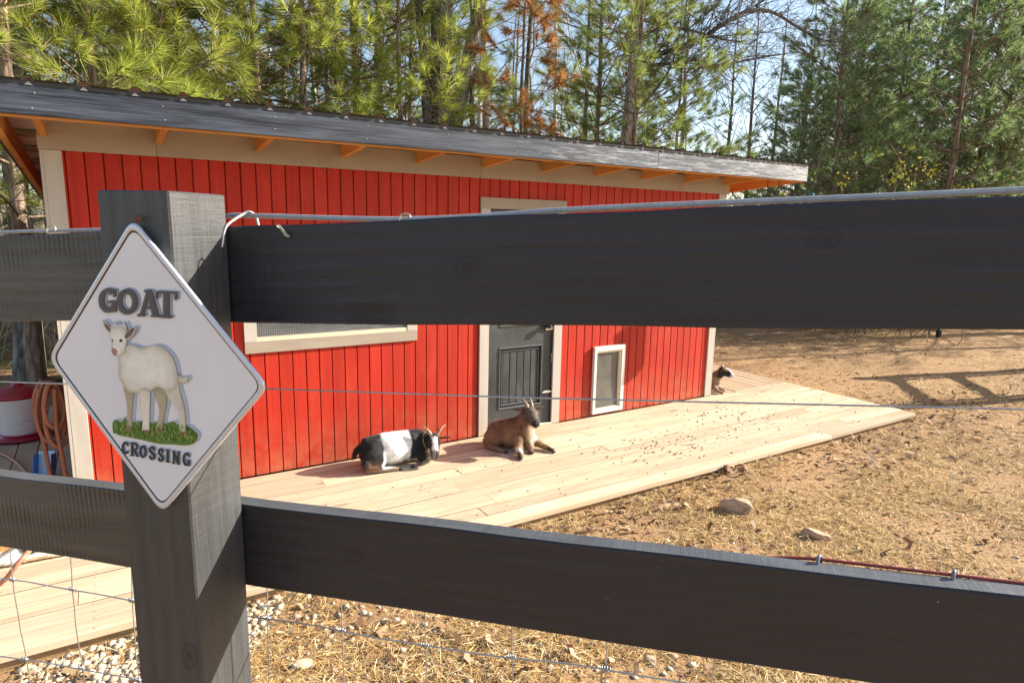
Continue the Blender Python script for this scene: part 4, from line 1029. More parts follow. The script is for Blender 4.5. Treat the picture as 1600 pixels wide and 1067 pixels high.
finish_goat(g1, fl, col_w, hair_w, 11000, (.014, .036), 0.0075, 3)
# collar
ca = (.302, -.082, .224); ax = Vector((.61, -.74, .27)).normalized(); o1 = ax.orthogonal().normalized(); o2 = ax.cross(o1)
a = MB(); a.tube([Vector(ca) + (o1 * math.cos(t_) + o2 * math.sin(t_)) * 0.083 for t_ in np.linspace(0, 2 * math.pi, 28)], 0.006, 6, False)
a.build('collar', plain('tan_collar', (0.45, 0.33, 0.14), 0.6, 0.3), g1, True)

# --- brown goat lying in front of the door
GB = B(0.13, 0.40, 0.0)
g2 = thing('goat', 'brown goat with a grey face and pale chest lying in front of the dark door', 'goat', GB, R(-24), 'goats resting on the deck'); g2.scale = (.82,) * 3
fl = Flesh()
fl.ell((-.17, .01, .14), (.15, .15, .14)).ell((-.02, 0, .16), (.16, .15, .16)).ell((.10, 0, .19), (.12, .125, .155)).ell((.13, -.01, .12), (.10, .10, .11))
fl.cap((-.22, .01, .215, .055), (-.05, .005, .265, .06), (.08, 0, .30, .07))
fl.cap((.08, 0, .27, .10), (.13, -.005, .34, .085), (.155, -.01, .405, .068))
fl.ell((-.19, -.12, .115), (.11, .05, .10)).cap((-.26, -.13, .08, .045), (-.22, -.17, .04, .034), (-.10, -.19, .03, .024), (-.03, -.20, .022, .02))
fl.cap((.09, -.11, .15, .058), (.115, -.15, .085, .043), (.15, -.205, .048, .036), (.185, -.26, .032, .026), (.205, -.30, .026, .023))
fl.cap((.15, .075, .12, .055), (.22, .085, .07, .042), (.30, .08, .045, .032), (.37, .06, .032, .026), (.42, .045, .026, .023))
fl.cap((.17, -.04, .10, .06), (.20, -.06, .05, .04), (.215, -.07, .03, .035))
HB = (.165, -.015, .43); hb_ = (.68, -.58, -.32)
q = head(fl, g2, HB, hb_, 1.14, None, 0.10, 0.22, hornc=1.0, earc=(0.13, 0.075, 0.045), spread=0.5, hv=.42, hb=1.15)
hooves(g2, [((.205, -.302, .016), (.4, -.9, -.05)), ((.42, .044, .016), (1, -.25, -.05)), ((-.02, -.2, .013), (1, 0, 0)), ((.235, -.085, .016), (.7, -.6, 0))])
def col_b(v):
    x, y, z = v.T
    c = np.tile(np.array([0.27, 0.135, 0.068]), (len(v), 1))
    c = lerp(c, (0.36, 0.20, 0.11), ss(0, .6, pnoise(v, 18, 4)) * 0.6)
    c = lerp(c, (0.04, 0.026, 0.02), ss(.27, .33, z) * ss(.12, .03, x) * 0.5)
    c = lerp(c, (0.045, 0.03, 0.022), ss(.085, .11, x) * ss(.36, .25, z) * ss(-.02, -.07, y) * 0.35)
    chest = ss(.14, .19, x - .25 * (z - .15)) * ss(.31, .24, z) * ss(.06, .1, z) * ss(.10, .05, np.abs(y))
    c = lerp(c, (0.42, 0.32, 0.22), chest)
    wp = ss(.05, .025, np.abs(y - .055 + 0.012 * pnoise(v, 40))) * ss(.26, .2, z) * ss(.09, .12, z) * ss(.12, .16, x)
    c = lerp(c, (0.72, 0.69, 0.62), wp)
    fr = ss(-.13, -.16, y) * ss(.0, .05, x); c = lerp(c, (0.30, 0.17, 0.08), fr * ss(.20, .12, z))
    c = lerp(c, (0.68, 0.64, 0.58), fr * ss(-.19, -.21, y) * ss(-.25, -.235, y))
    c = lerp(c, (0.05, 0.03, 0.02), ss(-.25, -.27, y) * (x > 0))
    ff = ss(.2, .24, x) * (y > 0) * ss(.12, .08, z); c = lerp(c, (0.30, 0.17, 0.08), ff); c = lerp(c, (0.07, 0.04, 0.025), ss(.33, .38, x) * (z < .1))
    c = lerp(c, (0.26, 0.18, 0.12), ss(.055, .035, z) * ss(.10, .0, x) * (y > -.26) * 0.6)
    D, S, U = frame(hb_); rel = v - np.array(HB); fd, sd_, ud = rel @ np.array(D), rel @ np.array(S), rel @ np.array(U)
    hm = (fd > -.05) & (fd < .24) & (np.abs(sd_) < .075) & (np.abs(ud) < .085) & (z > .32)
    c[hm] = np.array([0.13, 0.095, 0.074])
    c = lerp(c, (0.13, 0.105, 0.085), hm * ss(.05, .1, fd) * ss(-.01, .02, ud) * 0.6)
    c = lerp(c, (0.025, 0.02, 0.018), hm * ss(.17, .19, fd))
    c = lerp(c, (0.14, 0.085, 0.05), hm * ss(-.035, -.06, ud) * ss(.12, .05, fd) * 0.8)
    return c
finish_goat(g2, fl, col_b, lambda p: np.stack([-0.7 * np.ones(len(p)), np.zeros(len(p)), -0.8 * np.ones(len(p))], 1), 13000, (.016, .042), 0.0075, 4)

# --- kid looking round the far corner
GK = B(3.27, -0.16, 0.0)
g3 = thing('goat', 'small dark goat with a white face peeking round the far corner of the red house', 'goat', GK, FYAW - R(62), 'goats resting on the deck')
fl = Flesh()
fl.ell((-.12, 0, .12), (.13, .10, .115)).ell((.02, 0, .125), (.11, .085, .115)).cap((.05, 0, .17, .07), (.10, 0, .22, .058), (.125, 0, .26, .046))
fl.cap((.06, -.06, .07, .035), (.12, -.07, .03, .024), (.17, -.06, .02, .019)).cap((.06, .06, .07, .035), (.12, .06, .03, .024), (.16, .06, .02, .019))
HK = (.13, 0, .278); hk_ = (.9, .25, -.32)
head(fl, g3, HK, hk_, 0.8, None, 0.03, 0.0, earc=(0.05, 0.03, 0.02))
def col_k(v):
    x, y, z = v.T; c = np.tile(np.array([0.24, 0.16, 0.095]), (len(v), 1))
    c = lerp(c, (0.10, 0.07, 0.05), ss(.17, .22, z)); c = lerp(c, (0.32, 0.2, 0.13), ss(.1, .06, z))
    D, S, U = frame(hk_); rel = v - np.array(HK); fd, sd_, ud = rel @ np.array(D), rel @ np.array(S), rel @ np.array(U)
    hm = (fd > -.03) & (z > .19)
    c = lerp(c, (0.02, 0.018, 0.017), hm * 1.0); c = lerp(c, (0.7, 0.68, 0.64), hm * ss(.02, .05, fd) * ss(.02, .012, np.abs(sd_)))
    c = lerp(c, (0.4, 0.22, 0.08), hm * ss(.018, .03, np.abs(sd_)) * ss(.0, .02, fd) * ss(.06, .04, fd) * ss(0, .02, ud))
    c = lerp(c, (0.6, 0.58, 0.55), hm * ss(.10, .13, fd)); return c
finish_goat(g3, fl, col_k, (-0.7, 0, -0.8), 2500, (.008, .018), 0.008, 5)

# --- goat lying behind the lower left rail
q0 = on_z((30, 884)); GL = Vector((q0.x, q0.y, 0))
g4 = thing('goat', 'ginger, white and black goat lying on the deck behind the lower left rail', 'goat', GL, FYAW + R(4), 'goats resting on the deck'); g4.scale = (.82,) * 3
fl = Flesh()
fl.ell((-.30, .18, .15), (.15, .14, .15)).ell((-.10, .18, .15), (.2, .15, .15)).ell((.08, .18, .16), (.14, .13, .15)).cap((.1, .2, .20, .09), (.17, .27, .22, .075))
fl.ell((-.12, .06, .07), (.14, .06, .07)).cap((-.2, .06, .06, .05), (-.02, .035, .04, .036), (.12, .02, .032, .028), (.24, .0, .026, .022))
fl.cap((.05, .08, .1, .06), (.12, .06, .06, .05), (.20, .05, .05, .04)).cap((.0, .1, .06, .06), (.14, .07, .05, .05))
head(fl, g4, (.20, .30, .22), (.8, .4, -.3), 0.95, None, 0.08, 0.05, earc=(0.1, 0.05, 0.02))
hooves(g4, [((.245, -.001, .016), (1, -.1, 0))])
def col_l(v):
    x, y, z = v.T; c = np.tile(np.array([0.36, 0.17, 0.06]), (len(v), 1)); nz = pnoise(v, 17, 3)
    c = lerp(c, (0.7, 0.68, 0.64), ss(.05, .25, nz) * ss(-.2, -.1, x)); c = lerp(c, (0.025, 0.022, 0.02), ss(-.0, .06, x + .03 * nz) * ss(.05, .07, z) * ss(.26, .2, x))
    c = lerp(c, (0.62, 0.46, 0.27), ss(.05, .035, z) * ss(.0, .05, x)); c = lerp(c, (0.75, 0.72, 0.68), ss(.17, .20, x) * ss(.06, .04, z)); return c
finish_goat(g4, fl, col_l, (-0.8, 0, -0.6), 4500, (.016, .036), 0.0085, 6)

# ------------------------------------------------------------------ things standing left of the house
m['lid'] = plain('red_plastic', (0.33, 0.012, 0.03), 0.35, 0.5, 0, 0.1)
def bucket_mat():
    t = NT('cloudy_white_plastic'); nz = t.noise(t.coords((5, 5, 9)), 1.0, 6, 0.7)
    z = t.n('SeparateXYZ', {0: t.n('TexCoord').outputs['Object']}).outputs[2]
    band = t.math('MULTIPLY', t.ramp(z, [(0.14, 0), (0.17, 1), (0.2, 1), (0.23, 0)]), t.ramp(nz, [(0.52, 0), (0.66, 0.85)]))
    c = t.mix(band, (0.82, 0.78, 0.75), (0.16, 0.11, 0.03))
    return t.out(c, 0.4, None, 0.4)
wp = on_z((24, 688)); wat = thing('plastic_waterer', 'white bucket waterer with a red lid and red drinking tray on the deck', 'waterer', (wp.x - 0.02, wp.y + 0.12, 0))
MB().lathe([(0, .047), (.155, .047), (.16, .06), (.212, .36), (.216, .365), (.216, .385), (.208, .387), (.205, .37)], 40).build('bucket', bucket_mat(), wat, True)
MB().lathe([(0, 0.002), (.21, .002), (.25, .012), (.258, .034), (.252, .036), (.238, .02), (.16, .018), (.15, .045), (0, .046)], 40).build('tray', m['lid'], wat, True)
MB().lathe([(.220, .372), (.226, .374), (.226, .398), (.218, .404), (.16, .44), (.07, .456), (.045, .458), (.04, .478), (.028, .49), (0, .491)], 40).build('lid', m['lid'], wat, True)
m['hose'] = plain('terracotta_hose', (0.30, 0.105, 0.055), 0.45, 0.4, 0, 0.12)
hose = thing('garden_hose', 'terracotta coloured hose hanging in loops beside the front left corner of the house', 'hose', (FA[0], FA[1], 0), FYAW)
MB().tube([(-3.056, .20, .83), (-3.16, .20, .845), (-3.19, .20, .87)], 0.010, 8).build('hanger', m['dark_in'], hose)
for k in range(6):
    w_ = 0.055 + 0.012 * (k % 3); dr_ = 0.30 + 0.055 * ((k * 5) % 6) / 2; cx_ = -3.125 - 0.012 * k + 0.02 * (k % 2); y_ = .13 + .025 * k
    pts = []
    for t_ in np.linspace(0, 2 * math.pi, 25)[:-1]:
        u = (1 - math.cos(t_)) / 2
        pts.append((cx_ + w_ * math.sin(t_) * (0.75 + .4 * u), y_ + 0.02 * math.sin(t_ + k), .835 - dr_ * u))
    pts.append(pts[0])
    MB().tube(smooth_pts(pts, 2), 0.0135, 8).build('hose_loop', m['hose'], hose, True)
for (dx, y_, z1) in ((-3.11, .12, .0), (-3.20, .20, .012)):
    MB().tube(smooth_pts([(dx, y_, .80), (dx - .012, y_, .55), (dx + .004, y_ - .01, .3), (dx + .01, y_ - .02, .1), (dx - .03, y_ - .05, .018 + z1), (dx - .15, y_ - .1, .015 + z1), (dx - .4, y_ - .12, .015)]), 0.0135, 8).build('hose_end', m['hose'], hose, True)
# pale hose lying over the front of the deck and up over the rail at the left edge
pts = [on_z((-60, 950), .015), on_z((-30, 938), .03), at3(4, 905, 3.05), at3(28, 880, 3.2), at3(46, 855, 3.35), at3(52, 820, 3.6), at3(40, 760, 4.1), at3(5, 712, 4.6), at3(-40, 700, 4.8)]
h2 = thing('garden_hose', 'pink terracotta hose trailing across the deck at the far left', 'hose', (0, 0, 0))
q1 = [on_z((-70, 952), .015), on_z((-20, 924), .04), on_z((8, 905), .12), on_z((28, 880), .20), on_z((44, 862), .22), on_z((60, 838), .16), on_z((70, 812), .05), on_z((66, 780), .016), on_z((44, 742), .016), on_z((10, 712), .016), on_z((-40, 700), .016)]
MB().tube(smooth_pts(q1, 6), 0.0125, 8).build('hose_run', plain('pink_hose', (0.42, 0.17, 0.10), 0.45, 0.4, 0, 0.12), h2, True)
# blue scoop
bp = on_z((70, 745)); scp = thing('feed_scoop', 'small blue and white plastic scoop leaning upright on the deck', 'scoop', (bp.x, bp.y, 0.0), R(20), rot=(R(-14), 0, R(12)))
m['blue'] = plain('blue_plastic', (0.05, 0.27, 0.62), 0.35, 0.5, 0, 0.15); m['pblue'] = plain('pale_blue_plastic', (0.50, 0.66, 0.78), 0.35, 0.5, 0, 0.12)
a = MB(); a.cbox(-.055, .055, .02, .028, .012, .19, .003); a.build('back', m['pblue'], scp)
for s in (-1, 1):
    a = MB(); a.cbox(s * .058 - .003, s * .058 + .003, -.045, .028, .012, .17, .002); a.build('side', m['blue'], scp)
MB().cbox(-.06, .06, -.05, .03, .004, .0115, .002).build('base', m['blue'], scp)
MB().tube(smooth_pts([(0, .025, .19), (0, .02, .23), (.004, 0, .255), (.01, -.03, .25)]), .009, 8).build('handle', m['blue'], scp, True)
hb_ = B(3.35, 0.42, 0)
shadow = thing('shadow_caster', 'added unseen hay bag hanging under the eave at the far corner of the house', 'hay bag', (hb_.x, hb_.y, 0), FYAW)  # hanging shape added out of view to cast the shadow beside the pet door
a = MB(); a.prism([(-.17, 1.02), (.02, 1.07), (.13, 1.19), (.13, 1.62), (-.15, 1.62), (-.14, 1.3)], -.025, .025); a.build('caster', plain('canvas', (.25, .2, .14), .9, .1), shadow)
for x in (-.1, .09): MB().tube([(x, 0, 1.61), (x, 0, 2.45)], .005, 5).build('strap', m['dark_in'], shadow)
# bird feeders on poles beyond the house, and a thin stake in the yard
m['green_dome'] = plain('green_dome', (0.05, 0.16, 0.11), 0.3, 0.5, 0, 0.1); m['brown_dome'] = plain('brown_dome', (0.12, 0.07, 0.055), 0.4, 0.5)
for (px, Y, zz_, mt, lab) in ((1266, 14.0, 2.62, 'green_dome', 'green domed cap on a pole showing over the fence rail'), (1238, 14.2, 2.60, 'brown_dome', 'brown domed cap on a pole beside the green one')):
    p = at(px, Y); bf = thing('bird_feeder', lab, 'bird feeder', (p.x, p.y, gz(p.x, p.y)))
    MB().lathe([(0, .17), (.05, .16), (.085, .12), (.10, .06), (.102, 0), (.09, .005), (0, .02)], 20).build('dome', m[mt], bf, True, loc=(0, 0, zz_ + .05))
    MB().tube([(0, 0, -.1), (0, 0, zz_ - .2)], 0.012, 8).build('pole', m['wire'], bf)
    MB().lathe([(0, -.22), (.035, -.22), (.035, .06), (0, .06)], 12).build('tube', m['white_frame'], bf, loc=(0, 0, zz_))
p = on_z((1465, 529), -.08); st = thing('metal_stake', 'thin dark metal stake standing alone in the far yard', 'stake', (p.x, p.y, gz(p.x, p.y)))
MB().tube([(0, 0, -.1), (0.01, 0, 1.25)], .022, 6).build('stake_shaft', m['dark_in'], st)
MB().box(-.05, .06, -.003, .003, .02, .14).build('stake_spade', m['dark_in'], st)

# ------------------------------------------------------------------ straw, gravel, leaves, stones
def on_deck(x, y, grow=0.0):
    ds = (x - FA[0]) * FU[0] + (y - FA[1]) * FU[1]; dn = (x - FA[0]) * FN[0] + (y - FA[1]) * FN[1]
    return (ds > -6.32) & (ds < 4.56 + grow) & (dn > -1.585 - grow) & (dn < 2.95)
def front_dist(x, y): return -1.58 - ((x - FA[0]) * FN[0] + (y - FA[1]) * FN[1])
def blades(n, x, y, lr, wr, cols, g, lift=0.006, bend=0.25, tilt_=0.18):
    L = g.uniform(*lr, n); a = g.uniform(0, 2 * np.pi, n); W = g.uniform(*wr, n)
    d = np.stack([np.cos(a), np.sin(a), g.normal(0, tilt_, n)], 1); s_ = np.stack([-np.sin(a), np.cos(a), g.normal(0, .3, n)], 1)
    p = np.stack([x, y, ground_z(x, y) + lift * g.uniform(0.2, 1.6, n) + np.abs(d[:, 2]) * L * 0.4], 1)
    bd = s_ * (g.normal(0, bend, n) * L)[:, None] * 0.5; bd[:, 2] = np.abs(bd[:, 2]) * .5
    V = np.stack([p - d * (L / 2)[:, None] - s_ * (W / 2)[:, None], p - d * (L / 2)[:, None] + s_ * (W / 2)[:, None],
                  p + bd - s_ * (W / 2)[:, None], p + bd + s_ * (W / 2)[:, None],
                  p + d * (L / 2)[:, None] - s_ * (W / 3)[:, None], p + d * (L / 2)[:, None] + s_ * (W / 3)[:, None]], 1)
    base = np.arange(n)[:, None] * 6
    F = np.concatenate([base + np.array([0, 1, 3, 2]), base + np.array([2, 3, 5, 4])]).reshape(-1, 4)
    c = np.array(cols)[g.integers(0, len(cols), n)] * g.uniform(.7, 1.2, (n, 1))
    return V.reshape(-1, 3), F, np.repeat(c, 6, 0)
g = np.random.default_rng(21)
def scatter(n, dens):
    """points on the yard in view, thinned by dens(x, y)"""
    X, Y = [], []; k = 0
    while k < n:
        y = 0.9 + (g.random(60000) ** 1.25) * 11; x = y * g.uniform(-.85, 1.02, 60000)
        d = dens(x, y) * (~on_deck(x, y)); keep = g.random(60000) < d
        X.append(x[keep]); Y.append(y[keep]); k += keep.sum()
    return np.concatenate(X)[:n], np.concatenate(Y)[:n]
clump = lambda x, y: np.clip(.55 + .75 * vnoise(x, y, 2.3, 5) + .4 * vnoise(x, y, 6.0, 8), 0.05, 1)
strawd = lambda x, y: clump(x, y) * np.clip(1.25 - np.hypot(x - 1.6, y - 3.6) / 7.5, .06, 1) * np.where(y - 0.45 * x > 6.2, .35, 1) * (1 - .62 * np.exp(-((x - .1) ** 2 + (y - 2.3) ** 2) / 1.1)) * np.where(x < -1.2, .3, 1)
x, y = scatter(110000, strawd)
V, F, c = blades(len(x), x, y, (.025, .11), (.0015, .0036), [(.64, .44, .17), (.72, .54, .24), (.50, .31, .11), (.42, .24, .09), (.76, .62, .36)], g)
tag(obj('straw', np_mesh('straw', V, F, False, c), m['straw']), 'loose straw scattered over the dirt yard', None, None, 'stuff')
x, y = scatter(15000, lambda x, y: clump(y, x))
V, F, c = blades(len(x), x, y, (.012, .05), (.004, .012), [(.16, .09, .05), (.22, .135, .075), (.30, .18, .09), (.09, .055, .03), (.42, .30, .18)], g, .005, .3, .3)
tag(obj('wood_litter', np_mesh('wood_litter', V, F, False, c), m['straw']), 'dark wood chips and twigs trodden into the dirt', None, None, 'stuff')
x, y = scatter(3600, lambda x, y: np.clip(.10 + np.exp(-np.abs(front_dist(x, y)) * 4.0) * .8 * (x > -.35) + np.exp(-((x - 3.2) ** 2 + (y - 5.7) ** 2) / .3) + np.exp(-((x - 4.6) ** 2 + (y - 7.0) ** 2) / .35), 0, 1))
V, F, c = blades(len(x), x, y, (.025, .07), (.012, .032), [(.34, .21, .11), (.42, .29, .16), (.22, .12, .06), (.52, .38, .24), (.15, .085, .05)], g, .014, .5, .35)
tag(obj('leaf_litter', np_mesh('leaf_litter', V, F, False, c), m['leaf']), 'dry curled leaves along the deck edge and in drifts', None, None, 'stuff')
def pebbles(n, x, y, rr_, cols, g, zf=None, flat=.55):
    v0, f0 = ICO1; r = g.uniform(rr_[0], rr_[1], n) * g.uniform(.7, 1.2, n)
    V = v0[None] * (1 + g.normal(0, .30, (n, len(v0), 1))) * np.stack([r * g.uniform(.8, 1.4, n), r, r * flat * g.uniform(.7, 1.1, n)], 1)[:, None]
    a = g.uniform(0, 6.28, n); ca, sa = np.cos(a)[:, None], np.sin(a)[:, None]
    V = np.stack([V[..., 0] * ca - V[..., 1] * sa, V[..., 0] * sa + V[..., 1] * ca, V[..., 2]], 2)
    z = (ground_z(x, y) + r * .25) if zf is None else zf + r * flat * .8
    V += np.stack([x, y, z], 1)[:, None]; F = f0[None] + (np.arange(n) * len(v0))[:, None, None]
    c = np.array(cols)[g.integers(0, len(cols), n)] * g.uniform(.75, 1.2, (n, 1))
    return V.reshape(-1, 3), F.reshape(-1, 3), np.repeat(c, len(v0), 0)
stc = [(.52, .43, .31), (.60, .51, .38), (.42, .33, .23), (.47, .34, .21), (.56, .45, .31)]
x, y = scatter(3200, lambda x, y: np.clip(np.exp(-np.abs(front_dist(x, y) - .15) * 1.6) * np.where(x < -1.18, 2.2, .05), 0, 1) * (x > -3) * (y < 4) + .02 * (x < 1.2) * (y < 3.4))
V, F, c = pebbles(len(x), x, y, (.008, .021), stc, g)
tag(obj('gravel', np_mesh('gravel', V, F, False, c), m['stone']), 'pale gravel along the front edge of the deck', None, None, 'stuff')
x, y = scatter(1500, lambda x, y: np.where(y < 3.3, .6, .07) * (x < 2.5))
V, F, c = pebbles(len(x), x, y, (.006, .018), stc + [(.45, .24, .14)], g)
tag(obj('pebbles', np_mesh('pebbles', V, F, False, c), m['stone']), 'small stones strewn through the straw', None, None, 'stuff')
# goat droppings on the deck
n = 330; ds = np.concatenate([g.uniform(-1.2, 4.3, 90), g.normal(2.6, .42, 130), g.normal(1.3, .35, 110)]); dn = np.concatenate([g.uniform(-1.5, -.12, 90), g.normal(-.75, .26, 130), g.normal(-1.05, .2, 110)])
dn = np.clip(dn, -1.5, -.05); x = FA[0] + ds * FU[0] + dn * FN[0]; y = FA[1] + ds * FU[1] + dn * FN[1]
V, F, c = pebbles(n, x, y, (.0035, .0075), [(.03, .02, .014), (.05, .035, .02)], g, 0.0005, .8)
tag(obj('droppings', np_mesh('droppings', V, F, False, c), m['stone']), 'small dark goat droppings scattered on the deck', None, None, 'stuff')
x = FA[0] + (ds := g.uniform(-2, 4.4, 160)) * FU[0] + (dn := g.uniform(-1.5, -.05, 160)) * FN[0]; y = FA[1] + ds * FU[1] + dn * FN[1]
V, F, c = blades(160, x, y, (.02, .08), (.0015, .003), [(.42, .29, .14), (.25, .15, .08)], g); V[:, 2] += .0045 - np.repeat(ground_z(x, y), 6); V[:, 2] = np.maximum(V[:, 2], .0035)
tag(obj('straw_on_deck', np_mesh('straw_on_deck', V, F, False, c), m['straw']), 'stray straws lying on the deck boards', None, None, 'stuff')

# single stones
def rock(name, label, p, r, seed, cols, rz=0, flat=None):
    bm = bmesh.new(); bmesh.ops.create_icosphere(bm, subdivisions=3, radius=1.0); rr_ = random.Random(seed)
    pl = [(Vector((rr_.gauss(0, 1), rr_.gauss(0, 1), rr_.gauss(0, .8))).normalized(), rr_.uniform(.55, .9)) for _ in range(11)]
    for v in bm.verts:
        for n_, d_ in pl:
            e = v.co.dot(n_) - d_
            if e > 0: v.co -= n_ * e
        v.co *= 1 + .03 * math.sin(v.co.x * 9 + seed) + .02 * math.sin(v.co.y * 17 + v.co.z * 11)
        v.co = Vector((v.co.x * r[0], v.co.y * r[1], max(v.co.z, -.45) * r[2]))
    me = bpy.data.meshes.new(name); bm.to_mesh(me); bm.free()
    a = me.color_attributes.new('Col', 'FLOAT_COLOR', 'POINT'); n = len(me.vertices); cc = np.ones((n, 4), np.float32)
    co = np.empty(n * 3, np.float32); me.vertices.foreach_get('co', co); co = co.reshape(-1, 3)
    k = .5 + .5 * np.sin(co[:, 2] * 90 + 3 * np.sin(co[:, 0] * 25)); cc[:, :3] = np.array(cols[0]) * k[:, None] + np.array(cols[1]) * (1 - k[:, None])
    a.data.foreach_set('color', cc.ravel())
    o = obj(name, me, m['stone'], None, (p.x, p.y, gz(p.x, p.y) + .3 * r[2]), (0, 0, rz)); return tag(o, label, 'rock')
pink = ((.55, .38, .25), (.42, .26, .16))
rock('rock', 'largest rock in the yard, pinkish and blocky with a layered face', Vector((1.63, 4.31, 0)), (.125, .085, .085), 3, pink, R(-12))
rock('rock', 'flat oval pinkish stone in the straw nearest the lower rail', Vector((2.03, 3.96, 0)), (.10, .052, .05), 8, ((.56, .37, .24), (.47, .29, .19)), R(-22))
rock('rock', 'small brown stone near the deck edge', Vector((1.80, 5.05, 0)), (.045, .04, .05), 12, ((.30, .17, .10), (.24, .13, .08)), .3)
rock('rock', 'small reddish flat chip beside the small brown stone', Vector((1.95, 5.10, 0)), (.06, .035, .03), 15, ((.36, .20, .12), (.28, .15, .09)), .8)
rock('rock', 'pale angular stone on the bare dirt just right of the post', Vector((-.92, 2.62, 0)), (.05, .035, .03), 22, ((.58, .46, .30), (.50, .38, .24)), .4)

# ------------------------------------------------------------------ trees and shrubs
def tube_np(pts, rs, k):
    pts = np.asarray(pts, float); n = len(pts); d = np.gradient(pts, axis=0); d /= np.linalg.norm(d, axis=1)[:, None] + 1e-9
    ref = np.array([0, 0, 1.0]) if abs(d[:, 2]).mean() < .8 else np.array([1.0, 0, 0])
    s_ = np.cross(d, ref); s_ /= np.linalg.norm(s_, axis=1)[:, None] + 1e-9; u = np.cross(s_, d)
    a = np.arange(k) * 2 * np.pi / k
    V = pts[:, None] + (s_[:, None] * np.cos(a)[None, :, None] + u[:, None] * np.sin(a)[None, :, None]) * np.asarray(rs)[:, None, None]
    i = (np.arange(n - 1)[:, None] * k + np.arange(k)[None]).ravel(); j = (np.arange(n - 1)[:, None] * k + (np.arange(k)[None] + 1) % k).ravel()
    return V.reshape(-1, 3), np.stack([i, j, j + k, i + k], 1)
class TB:
    def __init__(s): s.V = []; s.F = []; s.C = []; s.n = 0
    def add(s, V, F, c=None):
        s.V.append(V); s.F.append(F + s.n); s.n += len(V)
        if c is not None: s.C.append(np.broadcast_to(np.asarray(c, float), (len(V), 3)))
    def tube(s, pts, rs, k=4, c=None): s.add(*tube_np(pts, rs, k), c)
    def mesh(s, name, smooth=True): return np_mesh(name, np.concatenate(s.V), np.concatenate(s.F), smooth, np.concatenate(s.C) if s.C else None)
def needles(tb, c, d, g, n, L, w_, cols, spread=(.2, 1.35), shoot=.12):
    """a brush of long needles round the end of a shoot"""
    d = d / np.linalg.norm(d); e1 = np.cross(d, [.3, .5, .81]); e1 /= np.linalg.norm(e1); e2 = np.cross(d, e1)
    ph = g.uniform(spread[0], spread[1], n); th = g.uniform(0, 2 * np.pi, n); t_ = g.random(n)
    ph = ph * (1.15 - .75 * t_)
    dr_ = d * np.cos(ph)[:, None] + (e1 * np.cos(th)[:, None] + e2 * np.sin(th)[:, None]) * np.sin(ph)[:, None]
    b = c + d * ((t_ - 1) * shoot)[:, None]; ln = L * g.uniform(.65, 1.1, n)[:, None]
    tip = b + dr_ * ln; tip[:, 2] -= (ln[:, 0] ** 2) * .9 * g.uniform(.2, 1, n)
    s_ = np.cross(dr_, g.normal(0, 1, (n, 3))); s_ /= np.linalg.norm(s_, axis=1)[:, None] + 1e-9
    V = np.stack([b - s_ * w_ / 2, b + s_ * w_ / 2, tip], 1).reshape(-1, 3)
    cc = np.array(cols)[g.integers(0, len(cols), n)] * g.uniform(.75, 1.2, (n, 1))
    tb.add(V, np.arange(n * 3).reshape(-1, 3), np.repeat(cc, 3, 0))
def pine_mesh(seed, h, r0, z0, Lmax, whorls, per, tuft_n, nl, nw, cols, taper=1.0, side=4, droop=0.0, top_tufts=True, lean=.15, up=.35):
    g = np.random.default_rng(seed); tr, lb, nd = TB(), TB(), TB()
    zz = np.linspace(-.3, h, 16); wx = lean * np.cumsum(g.normal(0, .12, 16)); wy = lean * np.cumsum(g.normal(0, .12, 16))
    wx -= np.interp(0, zz, wx); wy -= np.interp(0, zz, wy)
    P = np.stack([wx, wy, zz], 1); rs = r0 * (1 - .9 * np.clip(zz / h, 0, 1)) ** taper + .004; rs[0] *= 1.35; rs[1] *= 1.1
    tr.tube(P, rs, 9)
    for i in range(whorls):
        z = z0 + (h - z0) * (i + g.uniform(-.3, .3)) / whorls; f = np.clip((z - z0) / (h - z0), 0, 1)
        L = Lmax * (1 - f) ** .75 * (.55 + .45 * min(1, f * 5 + .4)) + .22; a0 = g.uniform(0, 6.28)
        for k in range(per):
            if g.random() < .12: continue
            a = a0 + 2 * np.pi * k / per + g.normal(0, .3); l = L * g.uniform(.65, 1.15); el = up * g.uniform(.2, 1.4) + .5 * f
            o = np.array([np.interp(z, zz, wx), np.interp(z, zz, wy), z]); dh = np.array([np.cos(a), np.sin(a), 0])
            t_ = np.linspace(0, 1, 7); cur = g.normal(0, .12); nrm = np.array([-dh[1], dh[0], 0])
            pts = o + dh * (t_ * l * np.cos(el))[:, None] + nrm * (cur * l * t_ ** 2)[:, None]; pts[:, 2] += l * (np.sin(el) * t_ - droop * t_ ** 2 + .18 * t_ ** 3)
            lb.tube(pts, (.006 + .007 * l) * (1 - .75 * t_) * (r0 / .12) ** .4, 5)
            tips = [(pts[-1], pts[-1] - pts[-2])]
            for q in range(int(side * (.5 + l / Lmax))):
                u = g.uniform(.32, .97); b = np.array([np.interp(u, t_, pts[:, j]) for j in range(3)]); sg = g.choice((-1, 1))
                dd = dh * g.uniform(.4, 1) + nrm * sg * g.uniform(.4, 1) + np.array([0, 0, g.uniform(-.1, .7)]); dd /= np.linalg.norm(dd)
                sl = l * g.uniform(.12, .34) + .08; e = b + dd * sl; e[2] += .12 * sl
                lb.tube(np.stack([b, (b + e) / 2 + [0, 0, -.03 * sl], e]), [.006, .005, .003], 4); tips.append((e, dd + [0, 0, .25]))
            for c, d in tips: needles(nd, c, np.asarray(d, float), g, tuft_n, nl, nw, cols)
    if top_tufts: needles(nd, P[-1], np.array([0, 0, 1.0]), g, tuft_n * 2, nl, nw, cols)
    return tr.mesh('trunk'), lb.mesh('limbs'), nd.mesh('needles', False)
